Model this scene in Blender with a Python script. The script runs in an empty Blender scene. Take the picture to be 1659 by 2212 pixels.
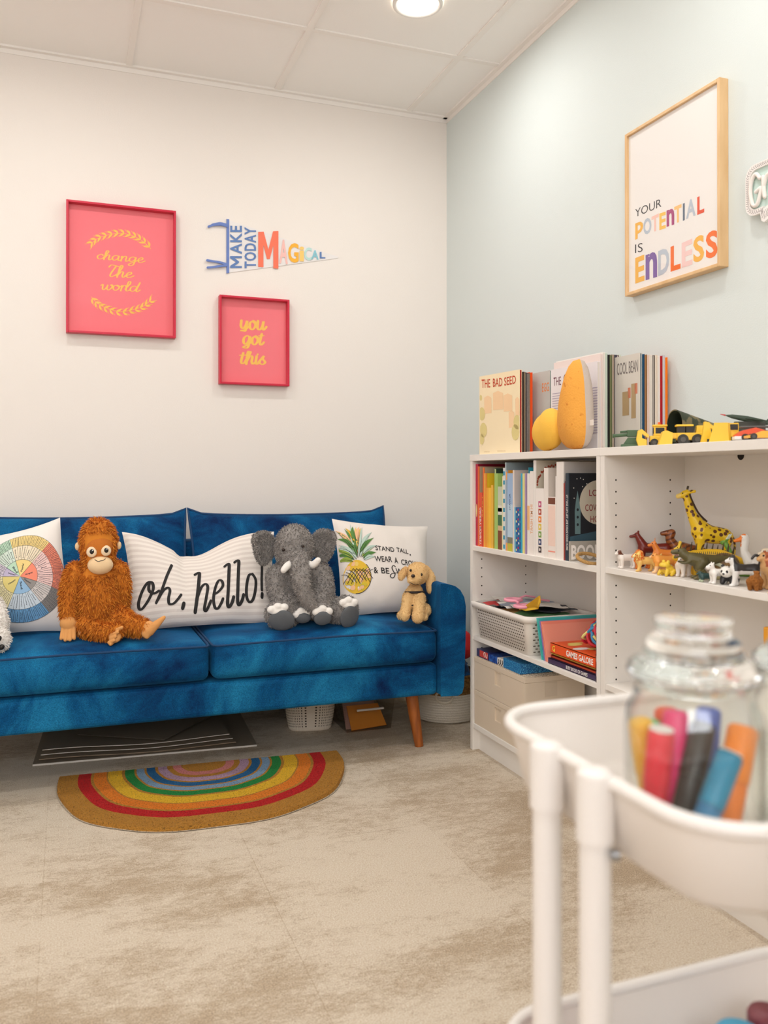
import bpy, bmesh, math, random
import numpy as np
from mathutils import Vector as V, Matrix, Euler, noise
S = bpy.context.scene
C = S.collection
random.seed(7)
R = math.radians

# ------------------------------------------------------------------ camera
cam = bpy.data.cameras.new('camera'); cam_o = bpy.data.objects.new('camera', cam); C.objects.link(cam_o)
cam_o.location = (-1.6491, -3.5851, 0.9797)
cam_o.rotation_euler = (math.pi/2 + 0.0046, 0, -0.3574)
cam.sensor_fit = 'VERTICAL'; cam.sensor_height = 36; cam.sensor_width = 27
cam.lens = 36*1836.73/2212; cam.shift_y = -83.63/2212
cam.clip_start = 0.02
cam.dof.use_dof = True; cam.dof.focus_distance = 2.75; cam.dof.aperture_fstop = 3.9
S.camera = cam_o

# ------------------------------------------------------------------ look, world, lights
S.view_settings.view_transform = 'Standard'; S.view_settings.look = 'None'
S.view_settings.gamma = 1; S.view_settings.use_curve_mapping = False
S.view_settings.exposure = 0.08
S.cycles.use_denoising = True
S.cycles.use_adaptive_sampling = True; S.cycles.adaptive_threshold = .02
S.cycles.max_bounces = 9; S.cycles.diffuse_bounces = 5; S.cycles.transparent_max_bounces = 24
S.cycles.sample_clamp_indirect = 6
w = bpy.data.worlds.new('world'); S.world = w; w.use_nodes = True
w.node_tree.nodes['Background'].inputs[0].default_value = (1, .95, .9, 1)
w.node_tree.nodes['Background'].inputs[1].default_value = 0.3
CEIL = 2.6387
FILL_GLOW = 6.4          # emission of the fill pane added behind the camera
LAMP_W = 4.3; LAMP_COL = (1.0, .985, .965)
LAMPS = [(-.50, -.845), (-1.72, -.845), (-2.94, -.845), (-.50, -2.065), (-1.72, -2.065), (-2.94, -2.065),
         (-.50, -3.285), (-1.72, -3.285), (-2.94, -3.285)]
for lx, ly in LAMPS:
    l = bpy.data.lights.new('downlight_lamp', 'AREA'); l.shape = 'DISK'; l.size = .13; l.energy = LAMP_W; l.color = LAMP_COL; l.spread = R(176)
    o = bpy.data.objects.new('downlight_lamp', l); C.objects.link(o); o.location = (lx, ly, CEIL-.012)

# ------------------------------------------------------------------ helpers: materials
def lin(c):
    return tuple(((x/255)/12.92 if x/255 <= .04045 else ((x/255+.055)/1.055)**2.4) for x in c)
MC = {}
def M(col, rough=.6, bump=None, mix=None, sheen=0, metal=0, spec=.5, emit=0, alpha=1, coat=0, name=None):
    """procedural material. col sRGB; bump=(scale,strength); mix=(col2, scale, lo, hi[, stretch])"""
    key = (tuple(col), rough, bump, mix, sheen, metal, spec, emit, alpha, coat)
    if key in MC: return MC[key]
    m = bpy.data.materials.new(name or 'mat_%03d' % len(MC)); m.use_nodes = True
    nt = m.node_tree; N = nt.nodes; K = nt.links; p = N['Principled BSDF']
    c = lin(col)+(1,)
    p.inputs['Base Color'].default_value = c; p.inputs['Roughness'].default_value = rough
    p.inputs['Metallic'].default_value = metal; p.inputs['Specular IOR Level'].default_value = spec
    p.inputs['Alpha'].default_value = alpha
    if coat: p.inputs['Coat Weight'].default_value = coat
    if sheen:
        p.inputs['Sheen Weight'].default_value = sheen; p.inputs['Sheen Roughness'].default_value = .4
        p.inputs['Sheen Tint'].default_value = tuple(min(1, x*1.6+.05) for x in c[:3])+(1,)
    if emit:
        p.inputs['Emission Color'].default_value = c; p.inputs['Emission Strength'].default_value = emit
    tc = N.new('ShaderNodeTexCoord')
    if mix:
        n = N.new('ShaderNodeTexNoise'); n.inputs['Scale'].default_value = mix[1]; n.inputs['Detail'].default_value = 6
        src = tc.outputs['Object']
        if len(mix) > 4:
            mp = N.new('ShaderNodeMapping'); mp.inputs['Scale'].default_value = mix[4]; K.new(src, mp.inputs[0]); src = mp.outputs[0]
        K.new(src, n.inputs['Vector'])
        r = N.new('ShaderNodeValToRGB'); r.color_ramp.elements[0].position = mix[2]; r.color_ramp.elements[1].position = mix[3]
        r.color_ramp.elements[0].color = c; r.color_ramp.elements[1].color = lin(mix[0])+(1,)
        K.new(n.outputs['Fac'], r.inputs[0]); K.new(r.outputs[0], p.inputs['Base Color'])
    if bump:
        n = N.new('ShaderNodeTexNoise'); n.inputs['Scale'].default_value = bump[0]; n.inputs['Detail'].default_value = 4
        K.new(tc.outputs['Object'], n.inputs['Vector'])
        b = N.new('ShaderNodeBump'); b.inputs['Strength'].default_value = bump[1]; b.inputs['Distance'].default_value = .01
        K.new(n.outputs['Fac'], b.inputs['Height']); K.new(b.outputs[0], p.inputs['Normal'])
    MC[key] = m; return m
def clear(tint=(255, 255, 255), gloss=1.0, name='clear'):
    """thin clear sheet: see-through with a fresnel shine"""
    m = bpy.data.materials.new(name); m.use_nodes = True; nt = m.node_tree; N = nt.nodes; K = nt.links
    for n in list(N):
        if n.type != 'OUTPUT_MATERIAL': N.remove(n)
    out = [n for n in N if n.type == 'OUTPUT_MATERIAL'][0]
    t = N.new('ShaderNodeBsdfTransparent'); t.inputs[0].default_value = lin(tint)+(1,)
    g = N.new('ShaderNodeBsdfGlossy'); g.inputs['Roughness'].default_value = .03
    f = N.new('ShaderNodeFresnel'); ge = N.new('ShaderNodeNewGeometry'); mr = N.new('ShaderNodeMapRange'); mr.inputs[3].default_value = 1.45; mr.inputs[4].default_value = 1/1.45
    K.new(ge.outputs['Backfacing'], mr.inputs[0]); K.new(mr.outputs[0], f.inputs[0])
    mu = N.new('ShaderNodeMath'); mu.operation = 'MULTIPLY'; mu.inputs[1].default_value = gloss; K.new(f.outputs[0], mu.inputs[0])
    x = N.new('ShaderNodeMixShader'); K.new(mu.outputs[0], x.inputs[0]); K.new(t.outputs[0], x.inputs[1]); K.new(g.outputs[0], x.inputs[2])
    K.new(x.outputs[0], out.inputs[0]); return m
def glass(name='clear_glass'):
    m = bpy.data.materials.new(name); m.use_nodes = True; p = m.node_tree.nodes['Principled BSDF']
    p.inputs['Base Color'].default_value = (.97, .99, .97, 1); p.inputs['Roughness'].default_value = 0.02
    p.inputs['Transmission Weight'].default_value = 1; p.inputs['IOR'].default_value = 1.4; return m

# ------------------------------------------------------------------ helpers: mesh builder
ORG = {}
GL = {}
def glyphs(s, offset=0, shear=0, space=1.0):
    k = (s, offset, shear, space)
    if s == 'M':
        t = .22+offset*2
        return [(0, 0), (0, 1), (t*1.05, 1), (.5, .50), (1-t*1.05, 1), (1, 1), (1, 0), (1-t, 0), (1-t, .62), (.5+t*.28, .24), (.5-t*.28, .24), (t, .62), (t, 0)], [tuple(range(12, -1, -1))]
    if k not in GL:
        cu = bpy.data.curves.new('t', 'FONT'); cu.body = s; cu.resolution_u = 3; cu.offset = offset; cu.shear = shear; cu.space_character = space
        o = bpy.data.objects.new('t', cu); me = o.to_mesh()
        vs = [(v.co.x, v.co.y) for v in me.vertices]; fs = [tuple(p.vertices) for p in me.polygons]
        o.to_mesh_clear(); bpy.data.objects.remove(o); bpy.data.curves.remove(cu)
        GL[k] = (vs, fs)
    return GL[k]
def crom(pts, n=6, closed=False):
    pts = [V(p) for p in pts]; out = []
    L_ = len(pts)
    for i in range(L_ if closed else L_-1):
        if closed: a, b, c, d = pts[(i-1) % L_], pts[i], pts[(i+1) % L_], pts[(i+2) % L_]
        else: a, b, c, d = pts[max(i-1, 0)], pts[i], pts[i+1], pts[min(i+2, L_-1)]
        for k in range(n):
            t = k/n
            out.append(.5*((2*b)+(c-a)*t+(2*a-5*b+4*c-d)*t*t+(3*b-a-3*c+d)*t**3))
    if not closed: out.append(pts[-1])
    return out
def hom(q):
    """homography of a traced quad (top-left, top-right, bottom-right, bottom-left) to the unit square (u right, v up)"""
    A = []; b = []
    for (x, y), (u, v) in zip(q, [(0, 1), (1, 1), (1, 0), (0, 0)]):
        A.append([x, y, 1, 0, 0, 0, -u*x, -u*y]); b.append(u)
        A.append([0, 0, 0, x, y, 1, -v*x, -v*y]); b.append(v)
    h = np.linalg.solve(np.array(A, float), np.array(b, float))
    def f(x, y):
        d = h[6]*x+h[7]*y+1
        return (h[0]*x+h[1]*y+h[2])/d, (h[3]*x+h[4]*y+h[5])/d
    return f
class B:
    def __init__(s): s.v = []; s.f = []; s.m = []; s.s = []; s.lay = 0
    def add(s, vs, fs, m=0, smooth=False, X=None):
        o = len(s.v)
        s.v += [tuple(X @ V(p)) if X is not None else tuple(p) for p in vs]
        for i, f in enumerate(fs):
            s.f.append(tuple(o+j for j in f)); s.m.append(m[i] if isinstance(m, (list, tuple)) else m); s.s.append(smooth)
        return s
    def box(s, x0, x1, y0, y1, z0, z1, m=0, X=None, top=None):
        vs = [(x, y, z) for z in (z0, z1) for x, y in ((x0, y0), (x1, y0), (x1, y1), (x0, y1))]
        fs = [(3, 2, 1, 0), (4, 5, 6, 7), (0, 1, 5, 4), (1, 2, 6, 5), (2, 3, 7, 6), (3, 0, 4, 7)]
        return s.add(vs, fs, m, False, X)
    def poly(s, pts, m=0): return s.add(pts, [tuple(range(len(pts)))], m)
    def prism(s, pts2, fn, m=0, smooth=False):
        """pts2 outline; fn(a,b,t) -> 3D for t=0,1"""
        n = len(pts2); vs = [fn(a, b, 0) for a, b in pts2]+[fn(a, b, 1) for a, b in pts2]
        s.add(vs, [tuple(range(n))[::-1], tuple(range(n, 2*n))], m)
        return s.add(vs, [(i, (i+1) % n, n+(i+1) % n, n+i) for i in range(n)], m, smooth)
    def tube(s, pts, r, n=8, m=0, closed=False, caps=True, flat=1.0):
        pts = [V(p) for p in pts]; k = len(pts); vs = []
        rr = r if isinstance(r, (list, tuple)) else [r]*k
        up = None
        for i, p in enumerate(pts):
            if closed: t = pts[(i+1) % k]-pts[i-1]
            else: t = pts[min(i+1, k-1)]-pts[max(i-1, 0)]
            if t.length < 1e-9: t = V((0, 0, 1))
            t.normalize()
            if up is None: up = V((0, 0, 1)) if abs(t.z) < .9 else V((1, 0, 0))
            a = up-t*up.dot(t)
            if a.length < 1e-6: a = V((1, 0, 0))-t*t.x
            a.normalize(); b = t.cross(a); up = a
            for j in range(n):
                q = 2*math.pi*j/n; vs.append(p+a*(math.cos(q)*rr[i]*flat)+b*(math.sin(q)*rr[i]))
        fs = [(i*n+j, i*n+(j+1) % n, ((i+1) % k)*n+(j+1) % n, ((i+1) % k)*n+j) for i in range(k if closed else k-1) for j in range(n)]
        s.add(vs, fs, m, True)
        if caps and not closed:
            s.add(vs[:n], [tuple(range(n))[::-1]], m); s.add(vs[-n:], [tuple(range(n))], m)
        return s
    def cyl(s, p0, p1, r0, r1=None, n=16, m=0): return s.tube([p0, p1], [r0, r0 if r1 is None else r1], n, m)
    def lathe(s, prof, o=(0, 0, 0), n=32, m=0, ax=None):
        vs = []; X = ax
        for r, z in prof:
            for j in range(n):
                a = 2*math.pi*j/n; p = V((r*math.cos(a), r*math.sin(a), z))
                vs.append((X @ p if X is not None else p)+V(o))
        k = len(prof)
        return s.add(vs, [(i*n+j, i*n+(j+1) % n, (i+1)*n+(j+1) % n, (i+1)*n+j) for i in range(k-1) for j in range(n)], m, True)
    def ell(s, c, r, m=0, rot=None, nu=16, nv=10):
        if not isinstance(r, (tuple, list)): r = (r, r, r)
        X = Matrix.Translation(V(c)) @ (Euler(rot).to_matrix().to_4x4() if rot else Matrix())
        vs = [(0, 0, r[2])]
        for i in range(1, nv):
            t = math.pi*i/nv
            for j in range(nu):
                a = 2*math.pi*j/nu; vs.append((r[0]*math.sin(t)*math.cos(a), r[1]*math.sin(t)*math.sin(a), r[2]*math.cos(t)))
        vs.append((0, 0, -r[2])); e = len(vs)-1
        fs = [(0, 1+j, 1+(j+1) % nu) for j in range(nu)]
        for i in range(nv-2):
            for j in range(nu): fs.append((1+i*nu+j, 1+(i+1)*nu+j, 1+(i+1)*nu+(j+1) % nu, 1+i*nu+(j+1) % nu))
        fs += [(1+(nv-2)*nu+j, e, 1+(nv-2)*nu+(j+1) % nu) for j in range(nu)]
        return s.add(vs, fs, m, True, X)
    def grid(s, fn, nu, nv, m=0, smooth=True):
        vs = [fn(i/nu, j/nv) for j in range(nv+1) for i in range(nu+1)]
        fs = [(j*(nu+1)+i, j*(nu+1)+i+1, (j+1)*(nu+1)+i+1, (j+1)*(nu+1)+i) for j in range(nv) for i in range(nu)]
        if callable(m): m = [m((f % nu+.5)/nu, (f//nu+.5)/nv) for f in range(nu*nv)]
        return s.add(vs, fs, m, smooth)
    def rbox(s, c, h, r, n=8, m=0, fn=None):
        """rounded box with subdivided faces; fn(V unit -1..1, V point) -> V point"""
        c = V(c); h = V(h)
        for ax in range(3):
            for sg in (-1, 1):
                vs = []
                for j in range(n+1):
                    for i in range(n+1):
                        a = -1+2*i/n; b = -1+2*j/n
                        a = math.copysign(1-(1-abs(a))**1.6, a) if n > 3 else a
                        b = math.copysign(1-(1-abs(b))**1.6, b) if n > 3 else b
                        u = V((0, 0, 0)); u[ax] = sg; u[(ax+1) % 3] = a*sg; u[(ax+2) % 3] = b
                        p = V((u.x*h.x, u.y*h.y, u.z*h.z))
                        q = V([max(-(h[k]-r), min(h[k]-r, p[k])) for k in range(3)]); d = p-q
                        if d.length > 1e-9: p = q+d.normalized()*r
                        p = p+c
                        if fn: p = fn(u, p)
                        vs.append(p)
                s.add(vs, [(j*(n+1)+i, j*(n+1)+i+1, (j+1)*(n+1)+i+1, (j+1)*(n+1)+i) for j in range(n) for i in range(n)], m, True)
        return s
    def text(s, t, fn, box, m=0, offset=0, shear=0, space=1.0):
        vs, fs = glyphs(t, offset, shear, space)
        xs = [p[0] for p in vs]; ys = [p[1] for p in vs]
        x0, x1, y0, y1 = min(xs), max(xs), min(ys), max(ys)
        u0, v0, u1, v1 = box
        return s.add([fn(u0+(x-x0)/(x1-x0)*(u1-u0), v0+(y-y0)/(y1-y0)*(v1-v0)) for x, y in vs], fs, m)
    def stroke(s, pts, fn, wd, m=0, n=6, thin=1.0, closed=False, taper=0):
        c = crom([(p[0], p[1], 0) for p in pts], n, closed); k = len(c); Lf = []; Rt = []; ofs = []
        for i, p in enumerate(c):
            t = (c[(i+1) % k]-c[i-1]) if closed else (c[min(i+1, k-1)]-c[max(i-1, 0)])
            if t.length < 1e-9: t = V((1, 0, 0))
            t.normalize(); nn = V((-t.y, t.x, 0))
            ww = wd*(thin+(1-thin)*abs(t.y)**1.5)/2
            if taper: ww *= max(.12, min(1, (k-1-i)/(k*taper)))
            q = V(fn(*p.xy)); h = max(abs(ww), 1e-5); up = (V(fn(*(p+t*h).xy))-q).cross(V(fn(*(p+nn*h).xy))-q)
            if up.length > 1e-14: up.normalize()
            if up.y > .3 or up.x > .6: up = -up
            if abs(up.y) < .05 and abs(up.x) < .05 and up.z < 0: up = -up
            off = up*(2.5e-5*(s.lay % 9)+6e-5*i/k); ofs.append(off)
            Lf.append(V(fn(*(p+nn*ww).xy))+off); Rt.append(V(fn(*(p-nn*ww).xy))+off)
        s.lay += 1
        vs = Lf+Rt
        fs = [(i, k+i, k+(i+1) % k, (i+1) % k) for i in range(k if closed else k-1)]
        s.add(vs, fs, m)
        if not closed and not taper:
            for e, q in ((0, c[0]), (k-1, c[-1])):
                t = (c[1]-c[0]) if e == 0 else (c[-2]-c[-1]); t.normalize(); nn = V((-t.y, t.x, 0))
                ww = wd*(thin+(1-thin)*abs(t.y)**1.5)/2
                s.add([V(fn(*(q+nn*ww*math.cos(a)-t*ww*math.sin(a)).xy))+ofs[e] for a in [math.pi*z/6 for z in range(7)]], [tuple(range(7))], m)
        return s
    def disc(s, c, rx, ry, fn, m=0, n=14, rot=0):
        cs, sn = math.cos(rot), math.sin(rot); P = []
        for i in range(n):
            a = 2*math.pi*i/n; x = rx*math.cos(a); y = ry*math.sin(a); P.append(fn(c[0]+x*cs-y*sn, c[1]+x*sn+y*cs))
        return s.add(P, [tuple(range(n))], m)
    def leaf(s, a, b, wd, fn, m=0, bend=0, n=8):
        """pointed leaf outline from a to b in traced coordinates"""
        a = V((a[0], a[1], 0)); b = V((b[0], b[1], 0)); d = b-a; nn = V((-d.y, d.x, 0)).normalized()
        c = [a+d*(i/n)+nn*bend*math.sin(math.pi*i/n) for i in range(n+1)]
        ws = [wd/2*math.sin(math.pi*(i/n)**.8) for i in range(n+1)]
        L_ = [fn(*(p+nn*x).xy) for p, x in zip(c, ws)]; R_ = [fn(*(p-nn*x).xy) for p, x in zip(c, ws)]
        k = n+1
        return s.add(L_+R_, [(i, k+i, k+i+1, i+1) for i in range(n)], m)
    def fur(s, vs, fs, n, ln, wd, ms, comb=(0, 0, -.5), mask=None, seed=1, jit=.35):
        rng = random.Random(seed); P = [V(v) for v in vs]; tri = []; cum = []; tot = 0
        for f in fs:
            for k in range(1, len(f)-1):
                a, b, c = P[f[0]], P[f[k]], P[f[k+1]]; nn = (b-a).cross(c-a); ar = nn.length/2
                if ar < 1e-12: continue
                if mask and not mask((a+b+c)/3): continue
                tot += ar; tri.append((a, b, c, nn.normalized())); cum.append(tot)
        import bisect
        comb = V(comb)
        for _ in range(n):
            a, b, c, nn = tri[min(bisect.bisect(cum, rng.random()*tot), len(tri)-1)]
            r1 = math.sqrt(rng.random()); r2 = rng.random(); p = a*(1-r1)+b*(r1*(1-r2))+c*(r1*r2)
            d = nn+comb-nn*comb.dot(nn)*.6+V((rng.uniform(-jit, jit), rng.uniform(-jit, jit), rng.uniform(-jit, jit)))
            d.normalize(); l = ln*rng.uniform(.6, 1.25)
            sd = d.cross(V((rng.uniform(-1, 1), rng.uniform(-1, 1), rng.uniform(-1, 1))))
            if sd.length < 1e-6: continue
            sd.normalize(); sd *= wd/2
            p = p-nn*ln*.08; q = p+d*l*.55; e = p+(d+comb*.45).normalized()*l
            s.add([p-sd, p+sd, q+sd*.8, q-sd*.8, e], [(0, 1, 2, 3), (3, 2, 4)], ms[rng.randrange(len(ms))], True)
        return s
    def build(s, name, mats, parent=None, bevel=0, seg=2, label=None, loc=None, sub=0):
        me = bpy.data.meshes.new(name)
        org = V(ORG.get(parent.name, (0, 0, 0))) if parent else V(loc or (0, 0, 0))
        me.from_pydata([tuple(V(p)-org) for p in s.v], [], s.f)
        if not isinstance(mats, (list, tuple)): mats = [mats]
        for m in mats: me.materials.append(m)
        me.polygons.foreach_set('material_index', s.m); me.polygons.foreach_set('use_smooth', s.s); me.update()
        o = bpy.data.objects.new(name, me); C.objects.link(o)
        if parent: o.parent = parent; ORG[o.name] = org
        elif loc: o.location = loc; ORG[o.name] = org
        if bevel:
            b = o.modifiers.new('bevel', 'BEVEL'); b.width = bevel; b.segments = seg; b.limit_method = 'ANGLE'; b.angle_limit = R(40)
        if sub:
            b = o.modifiers.new('sub', 'SUBSURF'); b.levels = sub; b.render_levels = sub
        if label: o['label'] = label
        return o
def tag(o, label, cat, group=None):
    o['label'] = label; o['category'] = cat
    if group: o['group'] = group
    return o
def thing(name, label, cat, loc, rz=0, group=None, world=True):
    o = bpy.data.objects.new(name, None); C.objects.link(o); o.location = loc; o.rotation_euler = (0, 0, rz); o.empty_display_size = .05
    if world: ORG[o.name] = V(loc)
    return tag(o, label, cat, group)
def struct(name, b, m, **k):
    o = b.build(name, m, **k); o['kind'] = 'structure'; return o
def blob(parts, vox, smooth=4, fac=.5):
    """one continuous skin over ellipsoids ('e',c,r[,rot]) and capsules ('c',[points],[radii])"""
    b = B()
    for p in parts:
        if p[0] == 'e': b.ell(p[1], p[2], 0, p[3] if len(p) > 3 else None, 20, 12)
        else:
            pts = crom(p[1], 5) if len(p[1]) > 2 else [V(p[1][0]).lerp(V(p[1][1]), t/4) for t in range(5)]
            k = len(pts); rs = []
            for i in range(k):
                t = i/(k-1)*(len(p[2])-1); a = min(int(t), len(p[2])-2); rs.append(p[2][a]*(1-(t-a))+p[2][a+1]*(t-a))
            b.tube(pts, rs, 12)
            b.ell(pts[0], rs[0]*.99, 0, None, 12, 8); b.ell(pts[-1], rs[-1]*.99, 0, None, 12, 8)
    me = bpy.data.meshes.new('tmp'); me.from_pydata(b.v, [], b.f); o = bpy.data.objects.new('tmp', me); C.objects.link(o)
    r = o.modifiers.new('r', 'REMESH'); r.mode = 'VOXEL'; r.voxel_size = vox; r.adaptivity = 0
    sm = o.modifiers.new('s', 'SMOOTH'); sm.iterations = smooth; sm.factor = fac
    dg = bpy.context.evaluated_depsgraph_get(); ev = o.evaluated_get(dg); m2 = ev.to_mesh()
    vs = [tuple(v.co) for v in m2.vertices]; fs = [tuple(p.vertices) for p in m2.polygons]
    ev.to_mesh_clear(); bpy.data.objects.remove(o); bpy.data.meshes.remove(me)
    return vs, fs
def skin(b, vf, m=0):
    vs, fs = vf
    if callable(m):
        mm = []
        for f in fs:
            c = V((0, 0, 0))
            for i in f: c += V(vs[i])
            mm.append(m(c/len(f)))
        m = mm
    return b.add(vs, fs, m, True)
# cursive hand: strokes per letter in x-height units, last number the advance
SC = {'a': ([[(.78, .85), (.45, 1), (.1, .7), (.1, .25), (.35, 0), (.7, .35), (.82, .95), (.78, .3), (.92, 0), (1.2, .3)]], 1.08),
 'c': ([[(.72, .8), (.5, 1), (.12, .65), (.15, .2), (.45, 0), (.95, .35)]], .85),
 'd': ([[(.78, .85), (.45, 1), (.1, .7), (.1, .25), (.35, 0), (.7, .35), (1.05, 2.1), (.82, .3), (.95, 0), (1.25, .35)]], 1.1),
 'e': ([[(-.1, .3), (.45, .55), (.6, .82), (.42, 1), (.12, .65), (.15, .2), (.45, 0), (.95, .4)]], .82),
 'g': ([[(.75, .85), (.45, 1), (.1, .7), (.1, .25), (.35, .05), (.7, .4), (.82, .95), (.7, -.6), (.35, -1), (.12, -.7), (.6, -.1), (1.15, .35)]], 1.05),
 'h': ([[(-.05, .3), (.4, 1.7), (.36, 2.15), (.16, 1.9), (.08, 0)], [(.1, .3), (.4, .95), (.65, .9), (.63, .3), (.78, 0), (1.1, .35)]], 1.0),
 'i': ([[(.1, .95), (.06, .25), (.2, 0), (.5, .3)], [(.18, 1.45), (.2, 1.5)]], .45),
 'l': ([[(-.05, .3), (.4, 1.5), (.36, 2.1), (.15, 1.9), (.08, .3), (.25, 0), (.55, .3)]], .5),
 'n': ([[(.0, .75), (.12, .95), (.08, 0)], [(.08, .4), (.4, 1), (.64, .85), (.62, .25), (.76, 0), (1.05, .3)]], .98),
 'o': ([[(.5, 1), (.12, .75), (.12, .25), (.42, 0), (.75, .35), (.72, .8), (.45, 1), (.62, .75), (1.05, .8)]], .95),
 'r': ([[(.0, .75), (.12, .95), (.1, 0)], [(.1, .45), (.3, .95), (.55, 1), (.62, .8)]], .62),
 's': ([[(-.1, .25), (.4, 1.1), (.3, .7), (.58, .3), (.35, 0), (.05, .12)]], .7),
 't': ([[(.25, 1.65), (.1, .3), (.28, 0), (.6, .3)], [(-.1, 1.05), (.55, 1.18)]], .58),
 'u': ([[(.08, .95), (.08, .25), (.35, 0), (.65, .4), (.74, .95), (.7, .3), (.85, 0), (1.15, .35)]], 1.05),
 'w': ([[(-.15, .75), (.08, .95), (.12, .2), (.35, 0), (.6, .5), (.66, .95), (.64, .25), (.9, 0), (1.2, .5), (1.15, 1), (1.0, .85), (1.4, .8)]], 1.3),
 'y': ([[(.08, .95), (.08, .35), (.35, .1), (.65, .45), (.78, .95), (.68, -.5), (.35, -1), (.12, -.75), (.6, -.1), (1.15, .4)]], 1.05),
 'T': ([[(-.35, 1.75), (-.1, 2.15), (.5, 2.0), (1.0, 1.75)], [(.45, 2.0), (.0, .35), (.25, 0), (.75, .5)]], .75)}
def cursive(b, word, fn, x0, x1, y0, y1, xh, wd, m=0, thin=.35, asc=.7, slant=.25, desc=.8):
    """letters from x0 to x1 on a baseline y0..y1 (traced coordinates, y down), x-height xh"""
    adv = sum(SC[c][1] for c in word); k = (x1-x0)/adv; x = 0
    for c in word:
        st, a = SC[c]
        for t in st:
            P = []
            for p, q in t:
                yy = q*desc if q < 0 else (q if q <= 1 else 1+(q-1)*asc)
                px = x0+(x+p)*k+yy*xh*slant; P.append((px, y0+(y1-y0)*((px-x0)/(x1-x0))-yy*xh))
            b.stroke(P, fn, wd, m, 6, thin)
        x += a
# ------------------------------------------------------------------ the room
WALLB = M((240, 233, 226), .75, bump=(260, .06)); WALLR = M((218, 226, 224), .75, bump=(260, .06))
CEILM = M((253, 250, 246), .85, bump=(420, .10)); GRIDM = M((247, 242, 236), .5)
XL, YF = -4.3, -5.2
struct('wall_back', B().box(XL-.1, .1, 0, .1, -.05, 2.75), WALLB)
struct('wall_right', B().box(0, .1, YF-.1, 0, -.05, 2.75), WALLR)
struct('wall_left', B().box(XL-.1, XL, YF-.1, 0, -.05, 2.75), WALLB)
WX0, WX1, WZ0, WZ1 = -3.9, -1.5, 1.35, 2.4      # made-up framed opening behind the camera, its pane glows as fill light
b = B(); b.box(XL, WX0, YF-.1, YF, -.05, 2.75); b.box(WX1, 0, YF-.1, YF, -.05, 2.75); b.box(WX0, WX1, YF-.1, YF, -.05, WZ0); b.box(WX0, WX1, YF-.1, YF, WZ1, 2.75)
struct('wall_front', b, WALLB)
b = B(); b.box(WX0, WX1, YF-.08, YF-.06, WZ0, WZ1); wn = struct('added_fill_pane', b, M((242, 245, 252), .5, emit=FILL_GLOW))
b = B()
for x0, x1, z0, z1 in ((WX0, WX0+.05, WZ0, WZ1), (WX1-.05, WX1, WZ0, WZ1), (WX0, WX1, WZ0, WZ0+.05), (WX0, WX1, WZ1-.05, WZ1), ((WX0+WX1)/2-.03, (WX0+WX1)/2+.03, WZ0, WZ1)): b.box(x0, x1, YF-.055, YF-.01, z0, z1)
b.build('fill_pane_frame', M((240, 238, 234), .4), wn)
struct('ceiling', B().box(XL, 0, YF, 0, CEIL+.006, CEIL+.08), CEILM)
gb = B()
k = -.196
while k > XL: gb.box(k-.012, k+.012, YF, 0, CEIL, CEIL+.012); k -= .61
k = -.54
while k > YF: gb.box(XL, 0, k-.012, k+.012, CEIL+.0004, CEIL+.012); k -= .61
struct('trim_1', gb, GRIDM)
gb = B(); gb.box(XL, 0, -.022, 0, CEIL-.002, CEIL+.012); gb.box(-.022, 0, YF, 0, CEIL-.002, CEIL+.012)
gb.box(XL, 0, -.004, 0, CEIL-.02, CEIL); gb.box(-.004, 0, YF, 0, CEIL-.02, CEIL)
struct('trim_2', gb, GRIDM)
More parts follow.
